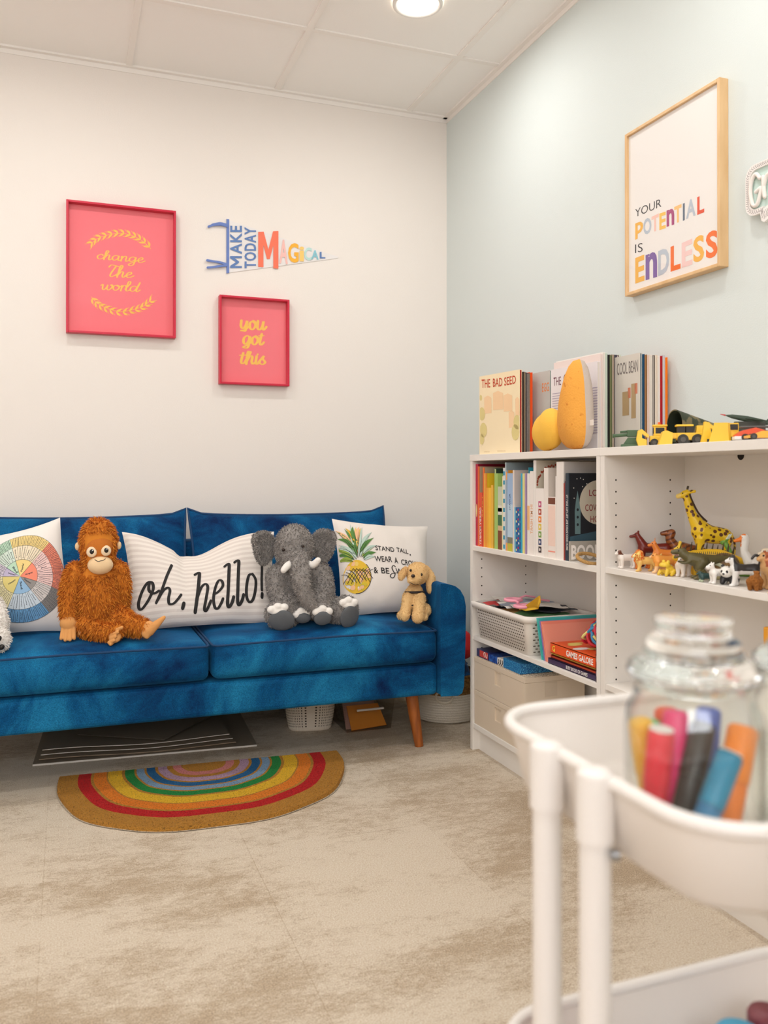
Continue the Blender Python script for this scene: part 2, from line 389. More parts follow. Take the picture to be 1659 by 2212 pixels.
def carpet():
    m = bpy.data.materials.new('carpet'); m.use_nodes = True; nt = m.node_tree; N = nt.nodes; K = nt.links; p = N['Principled BSDF']
    p.inputs['Roughness'].default_value = .95; p.inputs['Specular IOR Level'].default_value = .1
    tc = N.new('ShaderNodeTexCoord')
    def noi(sc, stretch, det, rot=0, dist=0, rough=.6):
        mp = N.new('ShaderNodeMapping'); mp.inputs['Scale'].default_value = stretch; mp.inputs['Rotation'].default_value = (0, 0, R(rot))
        n = N.new('ShaderNodeTexNoise'); n.inputs['Scale'].default_value = sc; n.inputs['Detail'].default_value = det; n.inputs['Distortion'].default_value = dist
        n.inputs['Roughness'].default_value = rough
        K.new(tc.outputs['Object'], mp.inputs[0]); K.new(mp.outputs[0], n.inputs['Vector']); return n.outputs['Fac']
    def mth(op, a, b):
        q = N.new('ShaderNodeMath'); q.operation = op
        for i, x in enumerate((a, b)):
            if isinstance(x, (int, float)): q.inputs[i].default_value = x
            else: K.new(x, q.inputs[i])
        return q.outputs[0]
    big = noi(1.9, (1, 1.9, 1), 4, 12); mid = noi(17, (1, 1.8, 1), 10, 24, .2, .85); fine = noi(70, (1, 2.4, 1), 8, 48, 0, .85); speck = noi(300, (1, 1, 1), 3)
    f = mth('ADD', mth('MULTIPLY', big, .55), mth('ADD', mth('MULTIPLY', mid, .55), mth('MULTIPLY', fine, .42)))
    r = N.new('ShaderNodeValToRGB'); e = r.color_ramp.elements
    e[0].position = .685; e[0].color = lin((184, 165, 141))+(1,); e[1].position = .80; e[1].color = lin((216, 202, 182))+(1,)
    br = N.new('ShaderNodeTexBrick'); br.offset = .5; br.inputs['Scale'].default_value = 1; br.inputs['Mortar Size'].default_value = .0012; br.inputs['Brick Width'].default_value = 1.0; br.inputs['Row Height'].default_value = .5
    br.inputs['Color1'].default_value = (.46, .46, .46, 1); br.inputs['Color2'].default_value = (.54, .54, .54, 1); br.inputs['Mortar'].default_value = (.42, .42, .42, 1)
    mpb = N.new('ShaderNodeMapping'); mpb.inputs['Rotation'].default_value = (0, 0, R(90)); mpb.inputs['Location'].default_value = (.13, .2, 0); K.new(tc.outputs['Object'], mpb.inputs[0]); K.new(mpb.outputs[0], br.inputs['Vector'])
    f = mth('ADD', f, mth('MULTIPLY', mth('SUBTRACT', br.outputs['Color'], .5), .55))
    K.new(f, r.inputs[0])
    mx = N.new('ShaderNodeMix'); mx.data_type = 'RGBA'; mx.blend_type = 'OVERLAY'; mx.inputs[0].default_value = .9
    K.new(r.outputs[0], mx.inputs[6]); K.new(speck, mx.inputs[7]); K.new(mx.outputs[2], p.inputs['Base Color'])
    b = N.new('ShaderNodeBump'); b.inputs['Strength'].default_value = .5; b.inputs['Distance'].default_value = .004
    K.new(mth('ADD', speck, fine), b.inputs['Height']); K.new(b.outputs[0], p.inputs['Normal'])
    return m
struct('floor', B().box(XL, 0, YF, 0, -.06, 0), carpet())
WHT = M((243, 240, 235), .4)
for i, (lx, ly) in enumerate(LAMPS):
    t = thing('ceiling_light', 'round recessed ceiling light glowing in the tile near the blue wall corner' if i == 0 else 'round recessed ceiling light of the same white kind in another ceiling tile', 'light', (lx, ly, CEIL), 0, 'recessed ceiling lights')
    B().lathe([(.088, 0), (.088, -.006), (.082, -.009), (.072, -.006), (.072, 0)], (lx, ly, CEIL), 40).build('trim_ring', WHT, t)
    B().lathe([(.0, -.0055), (.072, -.0055)], (lx, ly, CEIL), 40).build('diffuser', M((255, 248, 236), .5, emit=9), t)

# ------------------------------------------------------------------ sofa
def velvet(name, dk, md, lt, sc=3.2):
    m = bpy.data.materials.new(name); m.use_nodes = True; nt = m.node_tree; N = nt.nodes; K = nt.links; p = N['Principled BSDF']
    p.inputs['Roughness'].default_value = .75; p.inputs['Specular IOR Level'].default_value = .12
    p.inputs['Sheen Weight'].default_value = .55; p.inputs['Sheen Roughness'].default_value = .35; p.inputs['Sheen Tint'].default_value = lin((70, 150, 205))+(1,)
    tc = N.new('ShaderNodeTexCoord')
    n = N.new('ShaderNodeTexNoise'); n.inputs['Scale'].default_value = sc; n.inputs['Detail'].default_value = 5; n.inputs['Roughness'].default_value = .62; n.inputs['Distortion'].default_value = .7
    K.new(tc.outputs['Object'], n.inputs['Vector'])
    r = N.new('ShaderNodeValToRGB'); e = r.color_ramp.elements
    e[0].position = .36; e[0].color = lin(dk)+(1,); e[1].position = .66; e[1].color = lin(lt)+(1,)
    x = e.new(.5); x.color = lin(md)+(1,)
    K.new(n.outputs['Fac'], r.inputs[0])
    q = N.new('ShaderNodeTexNoise'); q.inputs['Scale'].default_value = 380; K.new(tc.outputs['Object'], q.inputs['Vector'])
    mx = N.new('ShaderNodeMix'); mx.data_type = 'RGBA'; mx.blend_type = 'OVERLAY'; mx.inputs[0].default_value = .8
    K.new(r.outputs[0], mx.inputs[6]); K.new(q.outputs['Fac'], mx.inputs[7]); K.new(mx.outputs[2], p.inputs['Base Color'])
    b = N.new('ShaderNodeBump'); b.inputs['Strength'].default_value = .25; b.inputs['Distance'].default_value = .003
    K.new(q.outputs['Fac'], b.inputs['Height']); K.new(b.outputs[0], p.inputs['Normal'])
    return m
VEL = velvet('blue_velvet', (2, 34, 78), (5, 76, 124), (28, 118, 164)); VELD = M((6, 58, 100), .8, sheen=.3)
OAK = M((176, 98, 34), .45, mix=((132, 66, 20), 14, .35, .7, (6, 6, .7)))
so = thing('sofa', 'blue velvet two-cushion sofa on tapered wooden legs against the cream wall', 'sofa', (-1.21, -.42, 0))
B().box(-2.03, -.402, -.80, -.06, .2, .312).build('base_frame', VEL, so, bevel=.018, seg=3)
B().box(-2.03, -.402, -.19, -.04, .312, .73).build('backrest', VEL, so, bevel=.03, seg=3)
for sg in (1, -1):
    pr = [(-.402, .2), (-.335, .197), (-.318, .205), (-.310, .23), (-.304, .40), (-.303, .515), (-.309, .548), (-.325, .575), (-.345, .590), (-.375, .599), (-.402, .6)]
    if sg < 0: pr = [(-2.42-a, z) for a, z in pr][::-1]
    B().prism(pr, lambda a, z, t: (a, -.822 if t == 0 else -.05, z), 0, True).build('armrest', VEL, so, bevel=.014, seg=3)
for sg in (0, 1):
    x0, x1 = ((-1.206, -.406), (-2.014, -1.212))[sg]; cx = (x0+x1)/2
    def df(u, p, cx=cx):
        ex = (1-abs(u.x)**6)*(1-abs(u.y)**6)
        if u.z > .5: p = p+V((0, 0, .024*(1-abs(u.x)**2.2)*(1-abs(min(0, u.y))**4)))+V((0, 0, .004*noise.noise(p*5)))*ex
        if u.y < -.9: p = p+V((0, -.014*(1-abs(u.x)**4)*(1-abs(u.z)**2), 0))
        return p
    sc = B().rbox((cx, -.525, .378), ((x1-x0)/2, .285, .061), .03, 14, 0, df).build('seat_cushion', VEL, so)
    z = .432
    pp = [(x0+.004, -.26, z), (x0+.003, -.5, z), (x0+.003, -.77, z), (x0+.012, -.802, z), (x0+.05, -.812, z+.001), (cx, -.818, z+.006), (x1-.05, -.812, z+.001), (x1-.012, -.802, z), (x1-.003, -.77, z), (x1-.003, -.5, z), (x1-.004, -.26, z)]
    B().tube(crom(pp, 4), .0035, 6).build('piping', VELD, sc)
    # back cushion: slab leaning to the wall, corners standing up
    X0, X1 = ((-1.199, -.372), (-2.03, -1.206))[sg]
    def bk(u, v, f, X0=X0, X1=X1):
        e = 1-(2*u-1)**2
        x = X0+(X1-X0)*u; z = .44+.395*v
        z -= v*v*.012*e-v*v*(.02*max(0, abs(2*u-1)-.86)/.14)
        x += (.5-u)*.028*(1-(2*v-1)**2)
        y = -.33+.175*v
        bu = ((1-abs(2*u-1)**5)*(1-abs(2*v-1)**4))**.55
        wr = .006*noise.noise(V((x*16, z*9, 3)))*bu+.006*max(0, abs(2*u-1)-.7)*math.sin(z*70+x*40)*bu
        n = V((0, -.92, .4))
        return V((x, y, z))+n*((.052*bu+wr) if f else -.05*bu)
    b = B(); b.grid(lambda u, v: bk(u, v, 1), 40, 22); b.grid(lambda u, v: bk(1-u, v, 0), 24, 12)
    bc = b.build('back_cushion', VEL, so)
    pp = [bk(0, t/10, 1) for t in range(11)]+[bk(t/16, 1, 1) for t in range(1, 17)]+[bk(1, 1-t/10, 1) for t in range(1, 11)]
    B().tube(pp, .0055, 6).build('piping', VELD, bc)
for x, xb, y, yb in ((-.468, -.444, -.70, -.725), (-1.95, -1.975, -.70, -.725), (-.468, -.444, -.16, -.13), (-1.95, -1.975, -.16, -.13)):
    B().tube([(x, y, .21), ((x+xb)/2, (y+yb)/2, .1), (xb, yb, 0)], [.024, .0205, .0155], 20).build('leg', OAK, so)

# ------------------------------------------------------------------ pillows
def pillow(TL, TR, BR, BL, th, sag=0, pinch=.07, wr=.004, seed=0, dip=None):
    TL, TR, BR, BL = map(V, (TL, TR, BR, BL)); nn = (BL-TL).cross(TR-TL).normalized()
    if nn.y > 0: nn = -nn
    def base(u, v):
        e = 1-(2*v-1)**2; g = 1-(2*u-1)**2
        uu = .5+(u-.5)*(1-pinch*e); vv = .5+(v-.5)*(1-pinch*g)
        p = (BL.lerp(BR, uu)).lerp(TL.lerp(TR, uu), vv)
        if dip: p = p+V((0, 0, dip(u)*max(0, v)**1.5))
        return p
    def f(u, v, eps=0.0, side=1):
        bu = (max(0, (1-abs(2*u-1)**3.2)*(1-abs(2*v-1)**3.2)))**.6
        p = base(u, v)
        n = wr*(noise.noise(V((p.x*14+seed, p.z*9, seed)))+.5*noise.noise(V((p.x*35+seed, p.z*22, 7))))*(bu**.5)
        ed = wr*1.2*max(0, 1-bu)*math.sin(40*p.x+seed)*(bu**.4)
        return p+nn*((th*bu+n+ed)*side+(eps if side > 0 else 0)) if side > 0 else p-nn*(th*.75*bu)
    def mesh(m=0, nu=44, nv=36):
        b = B(); b.grid(lambda u, v: f(u, v), nu, nv, m); b.grid(lambda u, v: f(1-u, v, 0, -1), 20, 16); return b
    return f, mesh
COT = M((236, 228, 220), .85, bump=(600, .12)); INK = M((32, 30, 30), .8)
# feelings wheel pillow
f1, m1 = pillow((-1.930, -.385, .770), (-1.670, -.385, .838), (-1.622, -.550, .462), (-1.945, -.545, .458), .055, wr=.002, pinch=.06)
t = thing('throw_pillow', 'white square pillow printed with a pastel feelings wheel at the left end of sofa', 'pillow', (-1.81, -.5, .455), 0, 'printed throw pillows on the sofa')
cs = m1().build('cover', M((238, 232, 226), .85, bump=(600, .1)), t)
# wheel drawn in pillow u,v space; physical size is what counts
WC = (.52, .475); WR = (.485, .415)
def wf(r, a, e=.0012): return f1(WC[0]+WR[0]*r*math.cos(a), WC[1]+WR[1]*r*math.sin(a), e)
PAL = dict(h=(225, 208, 130), h2=(236, 226, 180), s=(150, 188, 220), s2=(205, 218, 228), s3=(110, 165, 210), d=(150, 146, 142), d2=(214, 208, 204), a=(245, 145, 118), a2=(243, 208, 203), f=(242, 214, 140), f2=(238, 224, 195), b=(190, 222, 195), b2=(214, 230, 216), p=(196, 186, 212), p2=(222, 212, 226), ln=(58, 66, 76))
PK = list(PAL); WM = [M(PAL[k], .9) for k in PK]; ix = {k: i for i, k in enumerate(PK)}
SEG = [('Angry', -23, 44, 'a', 'a2', 'a', ['Critical', 'Distant', 'Frustrated', 'Aggressive', 'Mad', 'Bitter', 'Humiliated', 'Let down'],
        ['Dismissive', 'Skeptical', 'Numb', 'Withdrawn', 'Annoyed', 'Infuriated', 'Hostile', 'Provoked', 'Jealous', 'Furious', 'Violated', 'Indignant', 'Ridiculed', 'Disrespected', 'Resentful', 'Betrayed']),
       ('Fearful', 44, 104, 'f', 'f2', 'f', ['Threatened', 'Rejected', 'Weak', 'Insecure', 'Anxious', 'Scared'],
        ['Exposed', 'Nervous', 'Persecuted', 'Excluded', 'Insignificant', 'Worthless', 'Inferior', 'Inadequate', 'Worried', 'Overwhelmed', 'Frightened', 'Helpless']),
       ('Bad', 104, 140, 'b', 'b2', 'b', ['Bored', 'Busy', 'Stressed', 'Tired'], ['Indifferent', 'Apathetic', 'Pressured', 'Rushed', 'Overwhelmed', 'Out of control', 'Sleepy', 'Unfocussed']),
       ('Surprised', 140, 171, 'p', 'p2', 'p', ['Startled', 'Confused', 'Amazed', 'Excited'], ['Shocked', 'Dismayed', 'Disillusioned', 'Perplexed', 'Astonished', 'Awe', 'Eager', 'Energetic']),
       ('Happy', 171, 247, 'h', 'h2', 'h', ['Playful', 'Content', 'Interested', 'Proud', 'Accepted', 'Powerful', 'Peaceful', 'Trusting', 'Optimistic'],
        ['Aroused', 'Cheeky', 'Free', 'Joyful', 'Curious', 'Inquisitive', 'Successful', 'Confident', 'Respected', 'Valued', 'Courageous', 'Creative', 'Loving', 'Thankful', 'Sensitive', 'Intimate', 'Hopeful', 'Inspired']),
       ('Sad', 247, 304, 's', 's2', 's3', ['Lonely', 'Vulnerable', 'Despair', 'Guilty', 'Depressed', 'Hurt'],
        ['Isolated', 'Abandoned', 'Victimised', 'Fragile', 'Grief', 'Powerless', 'Ashamed', 'Remorseful', 'Empty', 'Inferior', 'Disappointed', 'Embarrassed']),
       ('Disgusted', 304, 337, 'd', 'd2', 'd', ['Repelled', 'Awful', 'Disappointed', 'Disapproving'], ['Hesitant', 'Horrified', 'Detestable', 'Nauseated', 'Revolted', 'Appalled', 'Embarrassed', 'Judgmental'])]
wb = B(); wl = B()
for nm, a0, a1, c1, c2, c3, mid, out in SEG:
    A0, A1 = R(a0), R(a1)
    for r0, r1, c in ((0, .40, c1), (.40, .74, c2), (.74, 1, c3)):
        wb.grid(lambda u, v: wf(r0+(r1-r0)*v, A0+(A1-A0)*u), max(3, int((a1-a0)/5)), 4, ix[c])
    for r0, r1, lst in ((.40, .74, mid), (.74, 1, out)):
        for k in range(len(lst)+1):
            a = A0+(A1-A0)*k/len(lst)
            wl.stroke([(r0, a), ((r0+r1)/2, a), (r1, a)], lambda r, q, a=a, r0=r0: wf(r, a+(q-a)/max(r, .1), .0018), .006, 0, 3)
        for k, s_ in enumerate(lst):
            a = A0+(A1-A0)*(k+.5)/len(lst); ln = min(.9, .12+.085*len(s_))*(r1-r0); rc = (r0+r1)/2; hh = .026
            fl = math.cos(a) < 0
            wl.text(s_, lambda u, v, a=a: wf(u, a+v/max(u, .1), .002), ((rc+ln/2, hh/2, rc-ln/2, -hh/2) if fl else (rc-ln/2, -hh/2, rc+ln/2, hh/2)), 0, .01)
    a = (A0+A1)/2; fl = math.cos(a) < -.05
    wl.text(nm, lambda u, v, a=a: wf(u, a+v/max(u, .1), .002), ((.30, .022, .12, -.022) if fl else (.12, -.022, .30, .022)), 0, .015)
    wl.stroke([(.01, A0), (.2, A0), (.4, A0)], lambda r, q, a=A0: wf(r, a+(q-a)/max(r, .1), .0018), .007, 0, 3)
for rr in (.40, .74, 1.0):
    wl.stroke([(rr, R(d*6)) for d in range(61)], lambda r, q: wf(r, q, .0018), .006, 0, 1)
wp = wb.build('feelings_wheel', WM, cs, label='pastel feelings wheel print')
wl.build('wheel_lettering', WM[ix['ln']], cs)
# oh, hello pillow
dip = lambda u: -.085*math.exp(-((u-.44)/.23)**2)-.012*math.exp(-((u-.36)/.03)**2)
f2, m2 = pillow((-1.462, -.39, .785), (-.905, -.39, .772), (-.93, -.565, .452), (-1.445, -.565, .452), .06, wr=.006, seed=3, dip=dip, pinch=.05)
t = thing('throw_pillow', 'wide cream striped pillow lettered oh, hello! in black script', 'pillow', (-1.18, -.5, .455), 0, 'printed throw pillows on the sofa')
STR = M((222, 212, 204), .85, bump=(600, .12))
cs = m2(lambda u, v: 1 if (v*17) % 1 < .45 and u > .01 else 0, 44, 102).build('cover', [COT, STR], t)
def h2(x, y):
    u = (x-138)/1325; top = 345+(140 if False else 0); v = (1085-y)/(1085-400+75*abs(u-.47)/.5)
    return f2(u, v, .0015)
lb = B()
for st, wd in (([(325, 768), (285, 760), (235, 815), (200, 895), (205, 940), (232, 945), (285, 890), (325, 820), (322, 770), (298, 765), (290, 820), (330, 850), (375, 835)], 22),
               ([(505, 612), (450, 720), (400, 830), (350, 920)], 21), ([(365, 900), (410, 840), (455, 815), (470, 840), (455, 900), (462, 940), (500, 940), (540, 905), (568, 870)], 21),
               ([(590, 940), (580, 975)], 26),
               ([(705, 682), (745, 668), (738, 740), (715, 880), (692, 1008)], 26), ([(712, 905), (750, 820), (790, 785), (812, 815), (795, 900), (775, 985), (790, 1005), (815, 970), (832, 935)], 22),
               ([(858, 885), (905, 865), (950, 820), (945, 775), (915, 768), (880, 830), (858, 920), (868, 985), (895, 995), (925, 960), (945, 925)], 22),
               ([(980, 648), (1020, 638), (1015, 720), (1000, 850), (985, 960), (998, 988), (1025, 960), (1045, 915)], 25),
               ([(1072, 630), (1112, 620), (1106, 700), (1092, 830), (1080, 940), (1090, 975), (1120, 945), (1140, 900)], 25),
               ([(1245, 735), (1205, 745), (1175, 830), (1168, 910), (1190, 950), (1225, 935), (1258, 860), (1268, 780), (1240, 735)], 23),
               ([(1340, 600), (1338, 680), (1328, 780), (1322, 855)], 21), ([(1322, 885), (1316, 912)], 24)):
    lb.stroke(st, h2, wd*1.22, 0, 6, .62)
lb.build('lettering', INK, cs, label='black script lettering oh, hello!')
# pineapple pillow
f3, m3 = pillow((-.665, -.36, .815), (-.242, -.335, .775), (-.312, -.535, .452), (-.69, -.55, .452), .06, wr=.004, seed=9, pinch=.06)
t = thing('throw_pillow', 'white pillow with a painted pineapple and the words STAND TALL', 'pillow', (-.47, -.45, .455), 0, 'printed throw pillows on the sofa')
cs = m3().build('cover', COT, t)
H3 = hom([(70, 110), (1455, 205), (1335, 1455), (-10, 1370)])
def h3(x, y, e=.0012):
    u, v = H3(x, y); return f3(min(.995, max(.005, u)), min(.995, max(.005, v)), e)
pb = B(); rng = random.Random(4)
PM = [M(c, .9) for c in ((233, 190, 60), (214, 190, 60), (246, 196, 150), (92, 140, 70), (190, 212, 200), (240, 205, 110), (150, 172, 70))]
out = []
for i in range(28):
    a = 2*math.pi*i/28; out.append((218+182*math.cos(a)*(1-.06*math.sin(a)), 940-215*math.sin(a)))
pb.add([h3(218, 940, .001)]+[h3(x, y, .001) for x, y in out], [(0, 1+i, 1+(i+1) % 28) for i in range(28)], 0)
for k in range(46):
    a = rng.uniform(0, 6.28); r = math.sqrt(rng.random())*.85
    pb.disc((218+182*r*math.cos(a), 940-205*r*math.sin(a)), rng.uniform(18, 42), rng.uniform(14, 34), lambda x, y, k=k: h3(x, y, .0013+.00002*k), rng.choice([0, 1, 1, 2, 2, 5]), 10, rng.uniform(0, 3))
ks = 0
for (x, y, l, a, c) in [(250, 700, 520, 88, 4), (240, 690, 440, 100, 3), (270, 690, 480, 72, 4), (260, 640, 420, 80, 5), (220, 660, 420, 112, 3), (290, 700, 420, 60, 4), (250, 620, 330, 95, 3), (270, 560, 330, 68, 5), (210, 560, 330, 118, 2), (300, 600, 360, 50, 4), (240, 480, 230, 105, 0), (300, 480, 260, 72, 2), (270, 470, 240, 85, 3),
                        (200, 720, 240, 150, 3), (190, 700, 280, 138, 6), (310, 700, 250, 35, 6), (320, 720, 220, 20, 3), (180, 740, 190, 165, 6), (330, 740, 170, 10, 4), (230, 720, 300, 125, 4), (290, 640, 330, 42, 3), (200, 640, 230, 145, 4), (330, 660, 250, 28, 4), (220, 560, 240, 135, 3)]:
    e = (x+l*math.cos(R(a)), y-l*math.sin(R(a))*.95); ks += 1
    bd = 26*(1 if a > 90 else -1)
    pb.leaf((x, y), e, 58, lambda X, Y, k=ks: h3(X, Y, .002+.00003*k), c, bd)
    pl = [(x+(e[0]-x)*q+bd*math.sin(3.14*q)*-.2, y+(e[1]-y)*q-22*math.sin(3.14*q)) for q in (0, .3, .6, 1)]
    pb.stroke(pl, lambda X, Y: h3(X, Y, .003), 7, 7, 4, 1, taper=1)
for i in range(7):
    x = 75+i*45; pb.stroke([(x-40, 830+abs(i-3)*14), (x+10, 900), (x+75, 1000+20*(i % 3))], lambda X, Y: h3(X, Y, .0032), 7, 7, 4)
    pb.stroke([(x+95, 830+i*8), (x+30, 905), (x-40, 985+15*(i % 3))], lambda X, Y: h3(X, Y, .0032), 7, 7, 4)
pb.stroke(out[20:]+out[:4], lambda X, Y: h3(X, Y, .0032), 8, 7, 3)
pb.build('pineapple_print', PM+[INK], cs, label='yellow and green painted pineapple')
lb = B()
def t3(s, x0, x1, yb, yt, off=.012, dx=.12):
    def g(u, v): return h3(x0+u*(x1-x0), yb+(yt-yb)*v+u*(x1-x0)*dx, .0016)
    lb.text(s, g, (0, 0, 1, 1), 0, off)
t3('STAND', 525, 800, 615, 545, .012, .17); t3('TALL', 840, 1025, 655, 590, .012, .2); t3(',', 1040, 1060, 720, 690)
t3('WEAR', 490, 745, 775, 695, .012, .12); t3('A', 780, 835, 820, 735); t3('CROWN', 885, 1220, 845, 765, .012, .15)
t3('&', 450, 510, 935, 850); t3('BE', 560, 680, 945, 865, .012, .15); t3('WEET', 780, 1030, 975, 890, .012, .17)
lb.stroke([(780, 870), (755, 850), (730, 880), (745, 930), (765, 970), (740, 1015), (700, 1015), (690, 985), (725, 960), (790, 955)], lambda x, y: h3(x, y, .0016), 15, 0, 6, .6)
lb.stroke([(1065, 985), (1045, 1055)], lambda x, y: h3(x, y, .0016), 18); lb.stroke([(1022, 1093), (1020, 1100)], lambda x, y: h3(x, y, .0016), 20)
lb.build('lettering', INK, cs, label='black hand lettering STAND TALL, WEAR A CROWN')
# ------------------------------------------------------------------ plush toys on the sofa
FURO = [M(c, .9, sheen=.4) for c in ((214, 130, 36), (196, 110, 26), (232, 150, 50), (168, 88, 20))]
TAN = M((222, 158, 92), .9, bump=(500, .15)); CREAM = M((236, 204, 160), .9, bump=(500, .12)); BLK = M((18, 15, 14), .35); EYW = M((238, 214, 180), .8)
# orangutan, traced at 640 px per metre about its seat point
def P(x, y, d=0): return V(((x-205)/640, d, (1345-y)/640))
ot = thing('plush_orangutan', 'shaggy orange plush orangutan sitting with long arms hanging on the sofa', 'plush toy', (-1.555, -.63, .462), R(-2), world=False)
body = blob([('e', P(206, 1272, -.005), (.070, .075, .116)), ('e', P(206, 1222, .01), (.076, .06, .055)), ('e', P(208, 1150, .0), (.057, .056, .076)), ('e', P(208, 1185, .0), (.05, .05, .05)),
             ('c', [P(162, 1212, .0), P(151, 1250, -.02), P(150, 1300, -.05)], [.030, .027, .024]), ('c', [P(248, 1212, .0), P(255, 1250, .0), P(254, 1300, .02)], [.030, .027, .024]),
             ('c', [P(185, 1318, -.05), P(215, 1330, -.09), P(243, 1326, -.115)], [.038, .030, .025]), ('c', [P(240, 1305, -.03), P(268, 1318, -.08), P(298, 1325, -.10)], [.042, .033, .026])], .006, 5)
b = skin(B(), body, 0)
face = lambda c: c.y < -.035 and abs(c.x-.005) < .047 and .135 < c.z < .335 and c.z > .185
b.fur(*body, 17000, .0145, .0030, [0, 0, 1, 2, 3], (0, -.05, -.55), lambda c: not face(c) or c.z < .2, 2)
ob = b.build('body', FURO, ot)
B().ell(P(210, 1160, -.028), (.043, .036, .047), 0, (R(-8), 0, 0), 20, 14).build('face_patch', M((196, 112, 36), .95, bump=(300, .3)), ot, label='short brown pile face')
mz = B(); mz.ell(P(212, 1196, -.050), (.040, .034, .030), 0, (R(12), 0, 0), 20, 14)
mo = mz.build('muzzle', CREAM, ot, label='peach muzzle')
nb = B(); nb.tube(crom([P(201, 1182, -.083), P(207, 1186, -.086), P(213, 1185, -.087), P(218, 1184, -.086), P(222, 1181, -.083)], 4), .0012, 5); nb.build('nostril_seam', BLK, mo)
for x, y in ((195, 1168), (223, 1166)):
    e = B().ell(P(x, y, -.058), (.0165, .009, .0175), 0, (R(-8), 0, R(10 if x > 210 else -10)), 16, 10).build('eye', EYW, ot, label='pale ringed eye')
    B().ell(P(x+.5, y-1, -.0655), (.0072, .004, .0085), 0, None, 12, 8).build('pupil', BLK, e); B().ell(P(x+2, y-4, -.0690), (.0018, .0014, .0018)).build('glint', M((255, 255, 255), .3), e)
for x in (167, 249):
    B().ell(P(x, 1158, -.01), (.0085, .010, .0135), 0, None, 12, 8).build('ear', CREAM, ot)
h = blob([('e', P(150, 1312, -.065), (.026, .018, .024)), ('c', [P(140, 1322, -.07), P(137, 1340, -.085)], [.0064, .0056]), ('c', [P(147, 1325, -.075), P(145, 1343, -.09)], [.0064, .0056]), ('c', [P(154, 1325, -.075), P(154, 1343, -.09)], [.0064, .0056]), ('c', [P(161, 1322, -.072), P(162, 1341, -.085)], [.0064, .0056]), ('c', [P(165, 1312, -.065), P(173, 1324, -.07), P(172, 1333, -.075)], [.0075, .0065, .006])], .0022, 2)
skin(B(), h).build('hand', TAN, ot, label='tan five-fingered hand')
h = blob([('e', P(262, 1312, .03), (.024, .016, .022)), ('c', [P(256, 1322, .03), P(254, 1340, .02)], [.0062, .0056]), ('c', [P(263, 1324, .03), P(262, 1342, .02)], [.0062, .0056]), ('c', [P(270, 1322, .03), P(271, 1340, .02)], [.0062, .0056])], .0022, 2)
skin(B(), h).build('hand', TAN, ot)
ft = [('e', P(240, 1336, -.135), (.019, .012, .021), (R(-30), R(-20), 0))]
for k, (x, y) in enumerate(((248, 1318), (240, 1327), (236, 1335), (233, 1343))): ft.append(('c', [P(x-4, y+4, -.14), P(x+5, y-1, -.152)], [.0060, .0054]))
ft.append(('c', [P(236, 1345, -.14), P(232, 1349, -.146)], [.008, .007]))
skin(B(), blob(ft, .0020, 2)).build('foot', TAN, ot, label='tan foot with stitched toes')
ft = blob([('e', P(306, 1326, -.115), (.021, .014, .026), (0, R(20), 0)), ('c', [P(308, 1330, -.12), P(322, 1316, -.13), P(337, 1302, -.135)], [.018, .013, .006]), ('c', [P(300, 1335, -.12), P(303, 1340, -.125)], [.014, .01])], .003, 4)
skin(B(), ft).build('foot', TAN, ot, label='tan foot pointing up')

# elephant
FURE = [M(c, .9, sheen=.5) for c in ((144, 139, 135), (124, 120, 118), (166, 160, 154))]; PAD = M((92, 95, 98), .85, bump=(350, .15), sheen=.3); TUSK = M((240, 236, 230), .8, bump=(400, .1))
def P(x, y, d=0): return V(((x-662)/640, d, (1318-y)/640))
et = thing('plush_elephant', 'large grey plush elephant with white tusks sitting on the sofa seat', 'plush toy', (-.850, -.60, .462), R(-5), world=False)
body = blob([('e', P(652, 1245, .02), (.092, .075, .105)), ('e', P(642, 1150, -.01), (.071, .064, .086)), ('e', P(642, 1172, -.045), (.052, .045, .042)), ('e', P(640, 1158, -.058), (.03, .025, .018)),
             ('c', [P(645, 1172, -.080), P(645, 1205, -.125), P(650, 1240, -.140), P(664, 1268, -.145)], [.037, .033, .028, .023]),
             ('c', [P(606, 1215, .0), P(606, 1250, -.03), P(628, 1285, -.085)], [.045, .04, .038]), ('c', [P(702, 1212, .0), P(706, 1245, -.04), P(690, 1275, -.10)], [.045, .04, .042]),
             ('c', [P(625, 1300, -.02), P(606, 1298, -.10)], [.05, .05]), ('c', [P(700, 1295, -.0), P(735, 1292, -.08)], [.05, .048]),
             ('e', P(600, 1290, -.115), (.055, .03, .05)), ('e', P(750, 1288, -.10), (.05, .035, .052), (0, R(20), R(25))), ('e', P(648, 1290, -.10), (.04, .03, .03)), ('e', P(690, 1284, -.125), (.042, .03, .034))], .006, 6)
b = skin(B(), body, 0); b.fur(*body, 17000, .0085, .0028, [0, 1, 2], (0, 0, -.3), None, 3, .55)
b.build('body', FURE, et)
